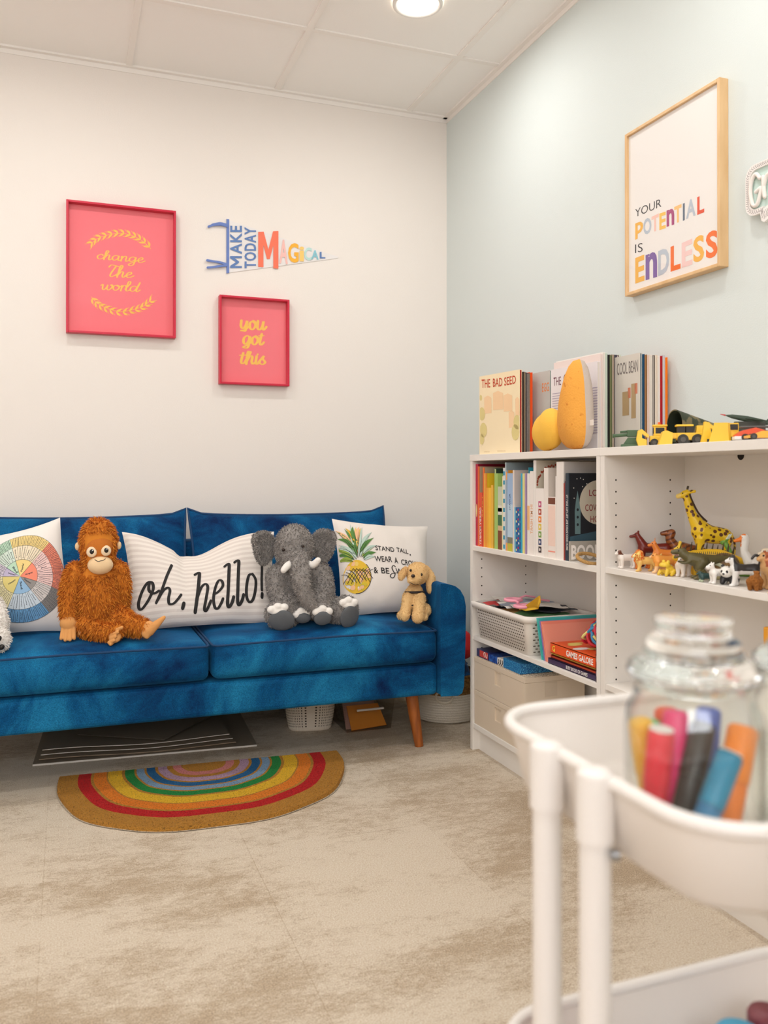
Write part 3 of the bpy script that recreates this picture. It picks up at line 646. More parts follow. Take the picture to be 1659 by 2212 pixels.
for sg, c, rz in ((-1, P(585, 1150, .01), 25), (1, P(700, 1148, .01), -25)):
    pts = [(-.0, .055), (.032*sg, .058), (.062*sg, .045), (.064*sg, .01), (.05*sg, -.03), (.028*sg, -.055), (.006*sg, -.05), (-.015*sg, -.02), (-.018*sg, .03)]
    cc = crom([V((x, 0, z)) for x, z in pts], 4, True); X = Matrix.Translation(c) @ Euler((0, 0, R(rz))).to_matrix().to_4x4()
    b = B(); n = len(cc); cen = V((.022*sg, 0, 0)); vs = []
    for lay, (sc, y) in enumerate(((.0, -.002), (.75, -.001), (1, -.006), (1.05, 0), (1, .012), (.7, .018), (.0, .02))):
        for p in cc: vs.append(cen+(p-cen)*sc+V((0, y-.012*(1-abs(p.z)/.06)*sc, 0)))
    fs = [(i*n+j, i*n+(j+1) % n, (i+1)*n+(j+1) % n, (i+1)*n+j) for i in range(6) for j in range(n)]
    vs = [X @ p for p in vs]; fs = fs if sg < 0 else [f[::-1] for f in fs]; b.add(vs, fs, 0, True); b.fur(vs, fs, 2600, .008, .0028, [0, 1, 2], (0, 0, -.3), None, 5, .6); b.fur(vs, [f[::-1] for f in fs], 2600, .008, .0028, [0, 1, 2], (0, 0, -.3), None, 6, .6)
    b.build('ear', FURE, et, label='wide floppy grey ear')
for x0, y0, x1, y1, d in ((624, 1180, 606, 1192, -.095), (662, 1180, 684, 1172, -.092)):
    skin(B(), blob([('c', [P(x0, y0, d), P((x0+x1)/2, y0+4 if x0 < 640 else y0+3, d-.02), P(x1, y1, d-.03)], [.0125, .0135, .011])], .003, 3)).build('tusk', TUSK, et, label='stuffed white tusk')
for x in (611, 655): B().ell(P(x, 1143 if x > 640 else 1150, -.072), (.006, .005, .006), 0, None, 12, 8).build('eye', M((38, 22, 14), .15), et)
for (x, y, d, rx, rz_, ry, tl) in ((600, 1300, -.148, .046, .038, 10, [(578, 1276), (592, 1270), (606, 1272)]), (754, 1300, -.137, .040, .042, -22, [(740, 1268), (752, 1263), (765, 1268)]), (648, 1298, -.132, .030, .020, 8, [(634, 1291), (645, 1284), (658, 1286)]), (690, 1298, -.158, .033, .026, -4, [(676, 1284), (690, 1278), (704, 1284)])):
    p = skin(B(), blob([('e', P(x, y, d), (rx, .012, rz_), (R(12), 0, R(-ry)))], .0035, 2)).build('foot_pad', PAD, et, label='smooth dark grey sole')
    tb = blob([('e', P(a+k*0, c_, d+.004), (.0155, .013, .014)) for k, (a, c_) in enumerate(tl)]+[('e', P((tl[0][0]+tl[2][0])/2, (tl[0][1]+tl[2][1])/2+6, d+.001), (rx*.62, .011, .013))], .003, 2)
    skin(B(), tb).build('toe_patch', TUSK, et, label='white toes')

# puppy
FURP = [M(c, .9, sheen=.3) for c in ((228, 190, 132), (216, 174, 116), (236, 202, 150))]
def P(x, y, d=0): return V(((x-898)/620, d, (1338-y)/620))
pt = thing('plush_puppy', 'small cream plush puppy in a dark harness sitting against the sofa arm', 'plush toy', (-.460, -.700, .463), R(-8), world=False)
body = blob([('e', P(900, 1300, .01), (.040, .045, .052)), ('e', P(903, 1278, 0), (.030, .03, .03)), ('e', P(909, 1236, -.005), (.043, .045, .041)), ('e', P(896, 1246, -.04), (.026, .03, .021)), ('e', P(887, 1248, -.055), (.015, .016, .014)),
             ('c', [P(885, 1290, -.02), P(876, 1312, -.045), P(868, 1325, -.07)], [.022, .019, .019]), ('c', [P(910, 1290, -.025), P(903, 1312, -.06), P(896, 1328, -.085)], [.024, .021, .021]),
             ('e', P(922, 1318, -.02), (.024, .04, .026)), ('e', P(914, 1330, -.06), (.016, .022, .013)), ('e', P(862, 1326, -.05), (.012, .02, .015))], .0035, 4)
b = skin(B(), body, 0); b.fur(*body, 9000, .0035, .0016, [0, 1, 2], (0, 0, -.4), None, 4, .6); b.build('body', FURP, pt)
for pts, rr in (([P(930, 1226, .0), P(938, 1246, -.01), P(940, 1272, -.015)], [.012, .019, .018]), ([P(880, 1226, -.01), P(870, 1238, -.02), P(867, 1244, -.025)], [.010, .014, .010])):
    vf = blob([('c', pts, rr)], .003, 3); b = skin(B(), vf, 0); b.fur(*vf, 1200, .0035, .0016, [0, 1, 2], (0, 0, -.4), None, 6, .6); b.build('ear', FURP, pt, label='drooping cream ear')
B().ell(P(888, 1237, -.0705), (.0075, .0065, .0065), 0, None, 12, 8).build('nose', M((40, 26, 20), .25), pt)
B().ell(P(911, 1236, -.047), (.0048, .004, .0062), 0, None, 12, 8).build('eye', BLK, pt); B().ell(P(886, 1226, -.048), (.0045, .004, .0052), 0, None, 12, 8).build('eye', BLK, pt)
B().tube(crom([P(880, 1251, -.070), P(886, 1254, -.0735), P(893, 1257, -.0725), P(901, 1256, -.066)], 5), .0011, 6).build('mouth_seam', BLK, pt)
hb = B(); ring = [P(903, 1279, 0)+V((.034*math.cos(a), .036*math.sin(a), -.004*math.sin(a))) for a in [2*math.pi*i/24 for i in range(24)]]
hb.tube(ring, .0034, 6, 0, True, flat=1.3); ring = [P(902, 1302, 0)+V((.047*math.cos(a), .055*math.sin(a), .008*math.cos(a))) for a in [2*math.pi*i/28 for i in range(28)]]
hb.tube(ring, .0026, 6, 0, True); hb.build('harness', M((34, 26, 26), .6), pt)

# white plush at the left edge of the seat
def P(x, y, d=0): return V(((x+60)/640, d, (1360-y)/640))
wt = thing('plush_bear', 'fluffy white plush with black paw pads at the far left of the seat', 'plush toy', (-1.938, -.705, .462), 0, world=False)
FURW = [M(c, .9, sheen=.3) for c in ((238, 234, 228), (228, 222, 214))]
body = blob([('e', P(-70, 1290, .06), (.075, .06, .10)), ('e', P(-70, 1195, .06), (.06, .055, .06)), ('c', [P(-50, 1330, .02), P(-18, 1338, -.03), P(-2, 1345, -.045)], [.05, .047, .042]), ('c', [P(-92, 1330, .02), P(-115, 1345, -.05)], [.048, .042]),
             ('c', [P(-45, 1250, .04), P(-10, 1290, .01), P(0, 1318, -.01)], [.04, .034, .03]), ('c', [P(-98, 1250, .04), P(-125, 1300, 0)], [.038, .03])], .006, 5)
b = skin(B(), body, 0); b.fur(*body, 9000, .009, .003, [0, 1], (0, 0, -.3), None, 8, .6); b.build('body', FURW, wt)
pd = B()
for x, y, rx, rz_ in ((0, 1338, .0075, .010), (5, 1354, .008, .009), (-9, 1336, .008, .009), (-6, 1358, .011, .010)):
    pd.ell(P(x+4, y, -.094), (rx, .006, rz_), 0, (0, R(35), 0), 12, 8)
pd.build('paw_pads', BLK, wt, label='black paw pads')
for sg in (-1, 1):
    B().ell(P(-70+sg*32, 1165, .06), (.022, .016, .022), 0, None, 12, 8).build('ear', FURW[0], wt); B().ell(P(-70+sg*14, 1190, .005), (.006, .005, .006), 0, None, 10, 6).build('eye', BLK, wt)
B().ell(P(-70, 1203, .003), (.009, .006, .007), 0, None, 10, 6).build('nose', BLK, wt)

# ------------------------------------------------------------------ wall art on the cream wall
CRIM = M((205, 22, 58), .35); PINK = M((246, 118, 128), .6); GOLD = M((250, 196, 84), .5); PANE = clear(name='picture_pane')
def frame(name, label, x0, x1, z0, z1, dep, fw, mats, cat='picture'):
    t = thing(name, label, cat, ((x0+x1)/2, 0, z0), 0)
    b = B()
    b.box(x0, x0+fw, -dep, 0, z0, z1); b.box(x1-fw, x1, -dep, 0, z0, z1); b.box(x0+fw, x1-fw, -dep, 0, z0, z0+fw); b.box(x0+fw, x1-fw, -dep, 0, z1-fw, z1)
    b.build('frame', mats[0], t, bevel=.0015)
    pr = B().box(x0+fw, x1-fw, -.006, -.002, z0+fw, z1-fw).build('print', mats[1], t)
    B().add([(x0+fw, -.0105, z0+fw), (x1-fw, -.0105, z0+fw), (x1-fw, -.0105, z1-fw), (x0+fw, -.0105, z1-fw)], [(0, 1, 2, 3)]).build('glass_pane', PANE, t)
    return t, pr
t, pr = frame('framed_print', 'larger pink framed print with gold script change the world on cream wall', -1.652, -1.231, 1.548, 2.069, .036, .009, (CRIM, PINK))
HH = hom([(185, 145), (1505, 260), (1490, 1790), (170, 1745)])
def fp(x, y):
    u, v = HH(x, y); return V((-1.643+u*.403, -.0066, 1.557+v*.503))
lb = B()
cursive(lb, 'change', fp, 530, 1130, 830, 870, 62, 20); cursive(lb, 'The', fp, 700, 985, 1050, 1062, 70, 22, asc=.95); cursive(lb, 'world', fp, 590, 1060, 1215, 1235, 68, 20)
for s, c in ((1, [(470, 640), (560, 570), (700, 525), (850, 505), (1000, 535), (1120, 600), (1220, 690)]), (-1, [(465, 1310), (540, 1390), (660, 1450), (820, 1490), (980, 1465), (1110, 1420), (1215, 1340)])):
    cc = crom([(a, b_, 0) for a, b_ in c], 4); lb.stroke(c, fp, 6)
    for i in range(1, len(cc)-1, 2):
        tt = (cc[i+1]-cc[i-1]).normalized(); q = cc[i]; dr = -1 if s > 0 else -1
        for sd in (-1, 1):
            a = math.atan2(tt.y, tt.x)+math.pi*(1 if s > 0 else 0)*(1 if i < len(cc)/2 else 1)+sd*R(38)
            lb.leaf((q.x, q.y), (q.x+80*math.cos(a), q.y+80*math.sin(a)), 26, fp, 0, 6)
            lb.stroke([(q.x, q.y), (q.x+96*math.cos(a-.15*sd), q.y+96*math.sin(a-.15*sd))], fp, 5)
lb.build('lettering', GOLD, pr, label='gold script and laurel sprays')
t, pr = frame('framed_print', 'smaller pink framed print with gold brush script you got this', -1.0535, -.755, 1.369, 1.740, .036, .009, (CRIM, PINK))
HH = hom([(265, 1010), (972, 1068), (955, 1960), (245, 1935)])
def fp(x, y):
    u, v = HH(x, y); return V((-1.0445+u*.2805, -.0066, 1.378+v*.353))
lb = B()
cursive(lb, 'you', fp, 470, 745, 1352, 1362, 98, 30, thin=.35, slant=.10, desc=.18); cursive(lb, 'got', fp, 495, 722, 1520, 1526, 98, 30, thin=.35, slant=.10, desc=.38, asc=.3); cursive(lb, 'this', fp, 462, 745, 1728, 1740, 88, 30, thin=.35, slant=.10, asc=.45)
lb.build('lettering', GOLD, pr, label='gold brush script')
# pennant
PEN = M((236, 232, 230), .85, bump=(500, .1)); BLU = M((110, 134, 196), .85)
t = thing('pennant', 'white felt pennant reading MAKE TODAY MAGICAL in coloured letters', 'pennant', (-1.017, 0, 1.84), 0)
def pf(x, y): return V((-1.017+(x-310)*.000389, -.0055, 2.065-.0003675*(y-125)+(x-310)/1265*.042))
def p0(x, y): q = pf(x, y); q.y = -.003; return q
def p1(x, y): q = pf(x, y); q.y = -.0005; return q
b = B(); tri = [(328, 130), (1575, 548), (1560, 562), (328, 735)]
b.prism(tri, lambda x, y, k: (p0(x, y) if k == 0 else p1(x, y))); fl = b.build('flag', PEN, t)
b = B(); b.prism([(304, 120), (332, 122), (332, 738), (304, 742)], lambda x, y, k: (pf(x, y) if k == 0 else p1(x, y))); b.build('edge_band', BLU, t)
for a in ([(310, 205), (240, 190), (160, 195), (110, 215)], [(305, 190), (230, 175), (150, 190)]), ([(300, 640), (200, 615), (95, 598)], [(300, 655), (200, 668), (100, 680)]):
    b = B()
    for s in a: b.stroke(s, lambda x, y: pf(x, y)+V((0, -.003-.004*math.sin(x*.02)**2, 0)), 24); b.stroke(s, lambda x, y: pf(x, y)+V((0, -.002, 0)), 24)
    b.build('tie_ribbon', BLU, t)
PC = [M(c, .85) for c in ((246, 124, 96), (248, 196, 188), (248, 182, 62), (250, 208, 120), (192, 226, 220), (140, 200, 214), (100, 132, 186))]
lb = B()
for k, (s, x0, x1, yt, yb) in enumerate((('M', 650, 876, 262, 668), ('A', 885, 982, 352, 626), ('G', 985, 1106, 390, 616), ('i', 1114, 1168, 428, 602), ('C', 1170, 1258, 440, 590), ('A', 1252, 1338, 470, 580), ('L', 1350, 1415, 490, 566))):
    cx = (x0+x1)/2; dx = (yb-yt)*0
    lb.text(s, lambda u, v, a=(x0, x1, yt, yb): pf(a[0]+u*(a[1]-a[0]), a[3]+(a[2]-a[3])*v+(.10-.16*v)*u*(a[1]-a[0])*(1 if a[0] < 900 else .3)), (0, 0, 1, 1), k, .018 if s == 'M' else .03)
for s, x0, x1, ya, yb in (('M', 342, 470, 682, 545), ('AKE', 342, 470, 520, 195), ('TODAY', 498, 628, 685, 210)):
    lb.text(s, lambda u, v, a=(x0, x1, ya, yb): pf(a[1]-(1-0)*(a[1]-a[0])*v if False else a[0]+(a[1]-a[0])*(1-v), a[2]+(a[3]-a[2])*u), (0, 0, 1, 1), 6, -.025 if s == 'M' else .02, 0, 1.1)
lb.build('lettering', PC, fl, label='felt letters MAKE TODAY MAGICAL')
# poster on the blue wall
PINE = M((232, 196, 148), .5, mix=((214, 172, 120), 10, .3, .75, (3, 3, .6)))
y0, y1, z0, z1, dp, fw = -1.381, -1.790, 1.539, 2.041, .030, .010
t = thing('framed_poster', 'white poster in pale wood frame reading YOUR POTENTIAL IS ENDLESS on blue wall', 'picture', (0, (y0+y1)/2, z0), 0)
b = B(); b.box(-dp, 0, y0-fw, y0, z0, z1); b.box(-dp, 0, y1, y1+fw, z0, z1); b.box(-dp, 0, y1+fw, y0-fw, z0, z0+fw); b.box(-dp, 0, y1+fw, y0-fw, z1-fw, z1)
b.build('frame', PINE, t, bevel=.0015)
pr = B().box(-.0215, -.016, y1+fw, y0-fw, z0+fw, z1-fw).build('print', M((244, 240, 236), .6), t)
B().add([(-.0245, y0-fw, z0+fw), (-.0245, y1+fw, z0+fw), (-.0245, y1+fw, z1-fw), (-.0245, y0-fw, z1-fw)], [(0, 1, 2, 3)]).build('glass_pane', PANE, t)
HH = hom([(165, 670), (955, 165), (975, 1800), (180, 2060)])
CC = [(246, 186, 78), (190, 200, 212), (250, 204, 190), (250, 200, 92), (176, 80, 130), (250, 200, 130), (92, 108, 128), (190, 200, 212), (232, 88, 56), (130, 100, 168), (246, 210, 206), (248, 120, 50), (52, 52, 56)]
PM = [M(c, .7) for c in CC]
def ptxt(s, x0, y0_, x1, y1_, ht0, ht1, k, off, lb):
    """letter between the traced baseline points, heights in traced px"""
    a = HH(x0, y0_); c = HH(x1, y1_); d = HH(x0, y0_-ht0); e = HH(x1, y1_-ht1)
    def g(u, v):
        U = a[0]+(c[0]-a[0])*u; b0 = a[1]+(c[1]-a[1])*u; b1 = d[1]+(e[1]-d[1])*u
        return V((-.0219, -1.391-U*.389, 1.549+(b0+(b1-b0)*v)*.482))
    lb.text(s, g, (0, 0, 1, 1), k, off)
lb = B()
ptxt('YOUR', 228, 1385, 455, 1288, 72, 76, 12, -.004, lb); ptxt('IS', 230, 1705, 296, 1690, 78, 80, 12, -.004, lb)
for s, x0, yb, x1, yb1, h0, h1, k in (('p', 230, 1585, 298, 1553, 145, 145, 0), ('O', 300, 1545, 370, 1525, 145, 145, 1), ('T', 372, 1520, 434, 1498, 140, 150, 2), ('E', 440, 1500, 496, 1480, 150, 150, 3), ('n', 503, 1470, 570, 1448, 150, 150, 4), ('T', 570, 1440, 634, 1420, 150, 158, 5), ('I', 646, 1415, 662, 1408, 155, 155, 6), ('A', 674, 1400, 758, 1365, 160, 165, 7), ('L', 772, 1362, 834, 1337, 160, 165, 8),
                                  ('E', 234, 1978, 314, 1950, 230, 235, 0), ('n', 324, 1948, 424, 1918, 230, 238, 9), ('D', 434, 1912, 530, 1875, 225, 232, 1), ('L', 542, 1874, 630, 1845, 225, 232, 11), ('E', 640, 1840, 735, 1808, 225, 235, 10), ('S', 742, 1800, 838, 1768, 230, 240, 0), ('S', 853, 1765, 958, 1735, 240, 250, 11)):
    ptxt(s, x0, yb, x1, yb1, h0, h1, k, .03, lb)
lb.build('lettering', PM, pr, label='multicoloured capitals')
# speech bubble plaque
t = thing('wall_plaque', 'mint speech-bubble plaque with white zigzag border and raised letters on blue wall', 'sign', (0, -2.02, 1.64), 0)
def sb(inset):
    y0, y1, z0, z1, r = -1.877-inset, -2.20+inset, 1.640+inset*1.0, 1.768-inset, .030-inset*.6; P_ = []
    for cy, cz, a0 in ((y0-r, z1-r, 90), (y0-r, z0+r, 180)):
        for k in range(7): a = R(a0+15*k); P_.append((cy-r*math.cos(a), cz+r*math.sin(a)))
    ti = inset*.9
    P_ += [(-1.925-ti, z0), (-1.930-ti*.3, z0-.020+ti*1.2), (-1.938, z0-.026+ti*1.6), (-1.950+ti*.2, z0-.022+ti*1.6), (-1.985+ti, z0)]
    for cy, cz, a0 in ((y1+r, z0+r, 270), (y1+r, z1-r, 0)):
        for k in range(7): a = R(a0+15*k); P_.append((cy-r*math.cos(a), cz+r*math.sin(a)))
    return P_
o_, i_ = sb(0), sb(.014); n = len(o_); b = B()
b.prism(i_, lambda y, z, k: (-.020 if k == 0 else -.002, y, z)); bd = b.build('backing', M((204, 226, 218), .6), t)
b = B(); vs = [(-.026, y, z) for y, z in o_]+[(-.026, y, z) for y, z in i_]+[(-.016, y, z) for y, z in o_]+[(-.016, y, z) for y, z in i_]
b.add(vs, [q for i in range(n) for q in ((i, (i+1) % n, n+(i+1) % n, n+i), (2*n+i, 2*n+(i+1) % n, (i+1) % n, i), (n+i, n+(i+1) % n, 3*n+(i+1) % n, 3*n+i), (3*n+i, 3*n+(i+1) % n, 2*n+(i+1) % n, 2*n+i))])
br = b.build('border', M((244, 238, 234), .6), t)
b = B()
oc = [V((y, z, 0)) for y, z in o_]; ic = [V((y, z, 0)) for y, z in i_]
for i in range(n):
    L_ = (oc[(i+1) % n]-oc[i]).length; kk = max(1, int(L_/.0055))
    for j in range(kk):
        s0 = (j+.2)/kk; s1 = (j+.8)/kk
        a = oc[i].lerp(oc[(i+1) % n], s0).lerp(ic[i].lerp(ic[(i+1) % n], s0), .22); c = oc[i].lerp(oc[(i+1) % n], s1).lerp(ic[i].lerp(ic[(i+1) % n], s1), .5); d = oc[i].lerp(oc[(i+1) % n], s0).lerp(ic[i].lerp(ic[(i+1) % n], s0), .8)
        b.stroke([a.xy, c.xy], lambda y, z: (-.0264, y, z), .0013, 0, 2); b.stroke([c.xy, d.xy], lambda y, z: (-.0264, y, z), .0013, 0, 2)
b.build('zigzag_marks', M((160, 152, 150), .7), br)
b = B()
for s in ([(-1.925, 1.728), (-1.912, 1.742), (-1.898, 1.728), (-1.894, 1.700), (-1.902, 1.668), (-1.916, 1.664), (-1.926, 1.684), (-1.930, 1.702), (-1.913, 1.697)], [(-1.936, 1.727), (-1.939, 1.69), (-1.941, 1.676)], [(-1.938, 1.704), (-1.948, 1.726), (-1.960, 1.729)]):
    c = crom([V((-.026, y, z)) for y, z in s], 5); b.tube(c, .0052, 8)
    b.ell(c[0], .0052, 0, None, 8, 6); b.ell(c[-1], .0052, 0, None, 8, 6)
b.build('lettering', M((244, 236, 230), .6), t, label='raised white letters')
# ------------------------------------------------------------------ bookcases
WB_ = M((238, 233, 226), .45); HOLE = M((40, 34, 28), .9)
def bookcase(name, label, yl, yr, shelves):
    t = thing(name, label, 'bookcase', (-.145, (yl+yr)/2, 0))
    for y0, y1, inner in ((yl-.018, yl, -1), (yr, yr+.018, 1)):
        b = B(); b.box(-.28, -.012, y0, y1, 0, 1.038)
        yy = y0-.0004 if inner < 0 else y1+.0004
        for x in (-.243, -.062):
            z = .14
            while z < 1.0:
                b.add([(x+.0026*math.cos(a), yy, z+.0026*math.sin(a)) for a in [math.pi*2*i/8 for i in range(8)]], [tuple(range(8))], 1); z += .032
        b.build('side_panel', [WB_, HOLE], t)
    B().box(-.282, -.012, yr-.0005, yl+.0005, 1.038, 1.06).build('top_panel', WB_, t, bevel=.001)
    for z0, z1 in shelves: B().box(-.278, -.014, yr+.0185, yl-.0185, z0, z1).build('shelf', WB_, t, bevel=.001)
    B().box(-.012, -.008, yr+.001, yl-.001, .02, 1.055).build('back_panel', WB_, t)
    B().box(-.255, -.24, yr+.018, yl-.018, .0, .079).build('plinth', WB_, t)
    return t
bookcase('bookcase', 'white bookcase beside the sofa holding books, basket and beige boxes', -.811, -1.611, [(.079, .097), (.396, .411), (.716, .7335)])
t = bookcase('bookcase', 'white bookcase at the right edge with toy animals on its shelf', -1.6125, -2.4125, [(.079, .097), (.403, .419), (.720, .736)])
B().disc((-1.845, 1.036), .012, .012, lambda y, z: (-.0128, y, min(z, 1.0375)), 0).build('cable_notch', HOLE, t)

# ------------------------------------------------------------------ books
PAGE = M((238, 230, 214), .8)
def book(label, yl, yr, top, col, cover=None, xf=-.268, dep=.2, z0=.7335, group='books on the upper shelf', spine=None, marks=None, thick=None):
    """upright book, spine to the room; yl > yr"""
    g = .0004; yl -= g; yr += g
    cov = cover or col; b = B()
    c = min(.002, (yl-yr)*.22)
    b.box(xf, xf+.003, yr, yl, z0, top, 0); b.box(xf+.003, xf+dep, yl-c, yl, z0, top, 0); b.box(xf+.003, xf+dep, yr, yr+c, z0, top, 1)
    b.box(xf+.003, xf+dep-.005, yr+c, yl-c, z0+.003, top-.003, 2)
    o = b.build('book', [M(col, .5), M(cov, .5), PAGE], loc=(xf+dep/2, (yl+yr)/2, z0)); tag(o, label, 'book', group)
    ORG[o.name] = V((xf+dep/2, (yl+yr)/2, z0))
    if spine:
        s, c2, a, e = spine; w = (yl-yr); q = B()
        q.text(s, lambda u, v: (xf-.0004, yl-w*(.18+.64*(1-v)), top-(top-z0)*(a+(e-a)*u)), (0, 0, 1, 1), 0, .01); q.build('spine_lettering', M(c2, .6), o)
    if marks: marks(o, xf, yl, yr, top, dep)
    return o
book('tall crimson book at the left end of the upper shelf', -.8305, -.8475, 1.027, (190, 30, 70), (150, 20, 50), dep=.25, marks=lambda o, xf, yl, yr, top, d: B().disc((-.8395, .86), .005, .024, lambda y, z: (xf-.0005, y, z)).build('spine_emblem', M((236, 214, 150)), o))
book('thin orange book with tan cover right of the crimson one', -.8475, -.857, 1.018, (236, 108, 44), (190, 172, 140), dep=.24)
book('short red-orange book with white spine title near the shelf left', -.857, -.8800, .925, (228, 82, 42), (196, 40, 30), dep=.17, spine=('GRUMPY MONKEY', (250, 240, 230), .28, .97))
book('thin red book with yellow spine title before the yellow books', -.880, -.8865, .925, (196, 36, 28), dep=.17, spine=('TALES', (246, 208, 70), .05, .45))
book('tall orange book with greyish tan cover above yellow books', -.8865, -.897, 1.014, (238, 112, 40), (176, 164, 140), dep=.24)
book('very thin yellow book before the yellow cover', -.897, -.902, .994, (246, 206, 80), dep=.2)
book('orange and yellow book showing a bright yellow cover', -.902, -.915, .994, (238, 150, 40), (246, 206, 40), dep=.22)
book('short amber book with a rounded spine', -.915, -.929, .943, (244, 170, 40), dep=.17)
book('short golden yellow book with a ribbed spine', -.929, -.949, .943, (250, 194, 50), dep=.17)
book('short patterned yellow book beside the green book', -.949, -.963, .952, (240, 184, 66), dep=.16)
book('dark green book standing tall behind light green one', -.963, -.969, 1.010, (40, 104, 76), (34, 66, 54), xf=-.262, dep=.22)
book('pale green thin book next to the light green book', -.969, -.974, 1.008, (206, 222, 160), (44, 66, 52), xf=-.264, dep=.22)
def ymark(o, xf, yl, yr, top, d):
    B().text('Y', lambda u, v: (xf+.03+.022*u, yr-.0003, top-.055+.038*v), (0, 0, 1, 1)).build('cover_lettering', M((20, 60, 70)), o)
book('light green book with a thick spine in the middle of the rainbow row', -.974, -.9985, .993, (166, 200, 108), (170, 204, 110), dep=.22, marks=ymark)
def bands(cs):
    def f(o, xf, yl, yr, top, d):
        q = B(); z0 = .7335; h = top-z0
        for k, (a, e, c) in enumerate(cs): q.box(xf-.0004, xf+.0002, yr+.001, yl-.001, z0+h*a, z0+h*e, k)
        q.build('spine_picture', [M(c) for _, _, c in cs], o)
    return f
book('short book with a spine picture of a zebra-striped hat over brown ground', -.9985, -1.029, .948, (200, 206, 180), dep=.17, marks=bands([(0, .3, (130, 70, 36)), (.3, .38, (214, 184, 140)), (.38, .55, (70, 112, 66)), (.55, .7, (226, 222, 208)), (.60, .66, (60, 40, 34))]))
book('thin cream book left of the striped spine', -1.029, -1.036, .983, (232, 226, 182), dep=.2)
book('book with a blue and white checked spine', -1.036, -1.0500, 1.011, (226, 228, 226), (196, 204, 208), dep=.22, marks=bands([(k/9+.02, k/9+.07, (40, 150, 186)) for k in range(9)]))
book('tallest grey-blue book in the middle of the row', -1.0500, -1.056, 1.029, (186, 200, 204), (150, 166, 172), dep=.25)
book('thin grey book with orange tips before the sky blue book', -1.056, -1.066, 1.003, (150, 170, 190), (240, 160, 50), dep=.22, marks=bands([(.0, .1, (246, 160, 70)), (.88, .98, (248, 170, 80))]))
def sky(o, xf, yl, yr, top, d):
    bands([(0, .1, (196, 186, 60)), (.1, .18, (128, 128, 110)), (.18, .6, (190, 214, 232))])(o, xf, yl, yr, top, d)
    B().text('ALWAYS', lambda u, v: (xf-.0008, yl-.012-.010*(1-v), .925-.055*u), (0, 0, 1, 1)).build('spine_lettering', M((60, 84, 120)), o)
book('wide sky blue book with a meadow at its foot', -1.066, -1.1025, .993, (160, 188, 222), (150, 180, 214), dep=.21, marks=sky)
book('pinkish white book with grey lower cover behind the dotted one', -1.1025, -1.112, 1.003, (236, 222, 212), (224, 206, 196), dep=.24)
book('short light blue book left of the dotted book', -1.112, -1.121, .881, (120, 196, 220), dep=.15)
def dots(o, xf, yl, yr, top, d):
    q = B(); k = 0
    for i in range(9):
        for j in range(3):
            c = (yl-.006-.0115*j-(.004 if i % 2 else 0), .742+i*.0155+(j % 2)*.007)
            if c[0] < yr+.004: continue
            q.disc(c, .0036, .0042, lambda y, z: (xf-.0005, y, z), (i*2+j) % 4)
    q.build('spine_dots', [M((240, 228, 150)), M((206, 40, 60)), M((60, 170, 160)), M((244, 236, 220))], o)
book('short blue book with coloured polka dots', -1.121, -1.156, .881, (36, 92, 160), dep=.15, marks=dots)
book('bright cyan book right of the dotted book', -1.156, -1.1665, .992, (40, 170, 206), dep=.2)
book('thin pale yellow book between cyan and lilac books', -1.1665, -1.181, .992, (232, 220, 140), dep=.2)
book('slim lilac book before the white books', -1.181, -1.1905, .992, (176, 150, 186), dep=.2)
book('thin teal book peeking above the first white book', -1.1905, -1.196, 1.011, (30, 140, 160), (40, 150, 170), xf=-.26, dep=.2)
book('white book with an orange stripe, first of the white ones', -1.196, -1.213, .992, (242, 234, 228), dep=.2, marks=bands([(.3, .6, (240, 190, 130))]))
book('white book with faint orange spine words', -1.213, -1.235, .999, (240, 232, 226), dep=.2, spine=('IN MY HEART', (232, 176, 130), .4, .75))
def swirl(o, xf, yl, yr, top, d):
    q = B(); rg = random.Random(3)
    for k in range(22):
        a = k/21*1.9; x = .006+.075*(1-math.cos(a)); z = top-.075+.06*math.sin(a)+rg.uniform(-.004, .004)
        q.disc((x, z), .0032, .004, lambda x_, z_: (xf+x_, yr-.0004, z_), 0, 8)
    q.build('cover_swirls', M((170, 70, 44)), o)
book('tall white book with red-brown swirls on its cream cover', -1.235, -1.249, 1.033, (240, 234, 228), (208, 198, 180), dep=.25, marks=swirl)
def squares(o, xf, yl, yr, top, d):
    cs = [(190, 70, 120), (176, 60, 34), (236, 132, 40), (226, 196, 56), (120, 160, 70), (40, 60, 110), (54, 40, 44)]; q = B()
    for k in range(7):
        z = .905-.0235*k; q.box(xf-.0005, xf, -1.283, -1.266, z-.019, z, k)
        q.disc((-1.2745, z-.0095), .004, .005, lambda y, zz: (xf-.0008, y, zz), 7)
    q.build('spine_squares', [M(c) for c in cs]+[M((240, 232, 226))], o)
    B().text('DK', lambda u, v: (xf-.0006, -1.268-.014*(1-v), .934-.012*u), (0, 0, 1, 1)).build('spine_lettering', M((70, 60, 60)), o) if False else None
book('white book with a column of coloured squares on the spine', -1.249, -1.298, .945, (243, 236, 230), dep=.2, marks=squares)
book('tall off-white book right of the coloured squares', -1.298, -1.322, 1.008, (238, 230, 222), (220, 208, 196), dep=.24)
book('short white book with pale red spine lines and a dark picture on top', -1.322, -1.364, .92, (242, 232, 224), dep=.18, marks=bands([(.88, .985, (120, 66, 44)), (.1, .12, (240, 150, 130)), (.2, .86, (244, 214, 200))]))
book('thin white book beside the tall white box file', -1.364, -1.370, .983, (240, 234, 228), dep=.2)
book('tall white box file with grey side', -1.370, -1.409, 1.026, (240, 234, 228), (196, 190, 184), dep=.24)
book('thin rust-red book between the box file and dark books', -1.409, -1.4145, .962, (176, 62, 36), (60, 40, 40), dep=.23)
book('thin purple-brown book among the dark spines', -1.4145, -1.420, .968, (96, 56, 70), (40, 34, 44), dep=.23)
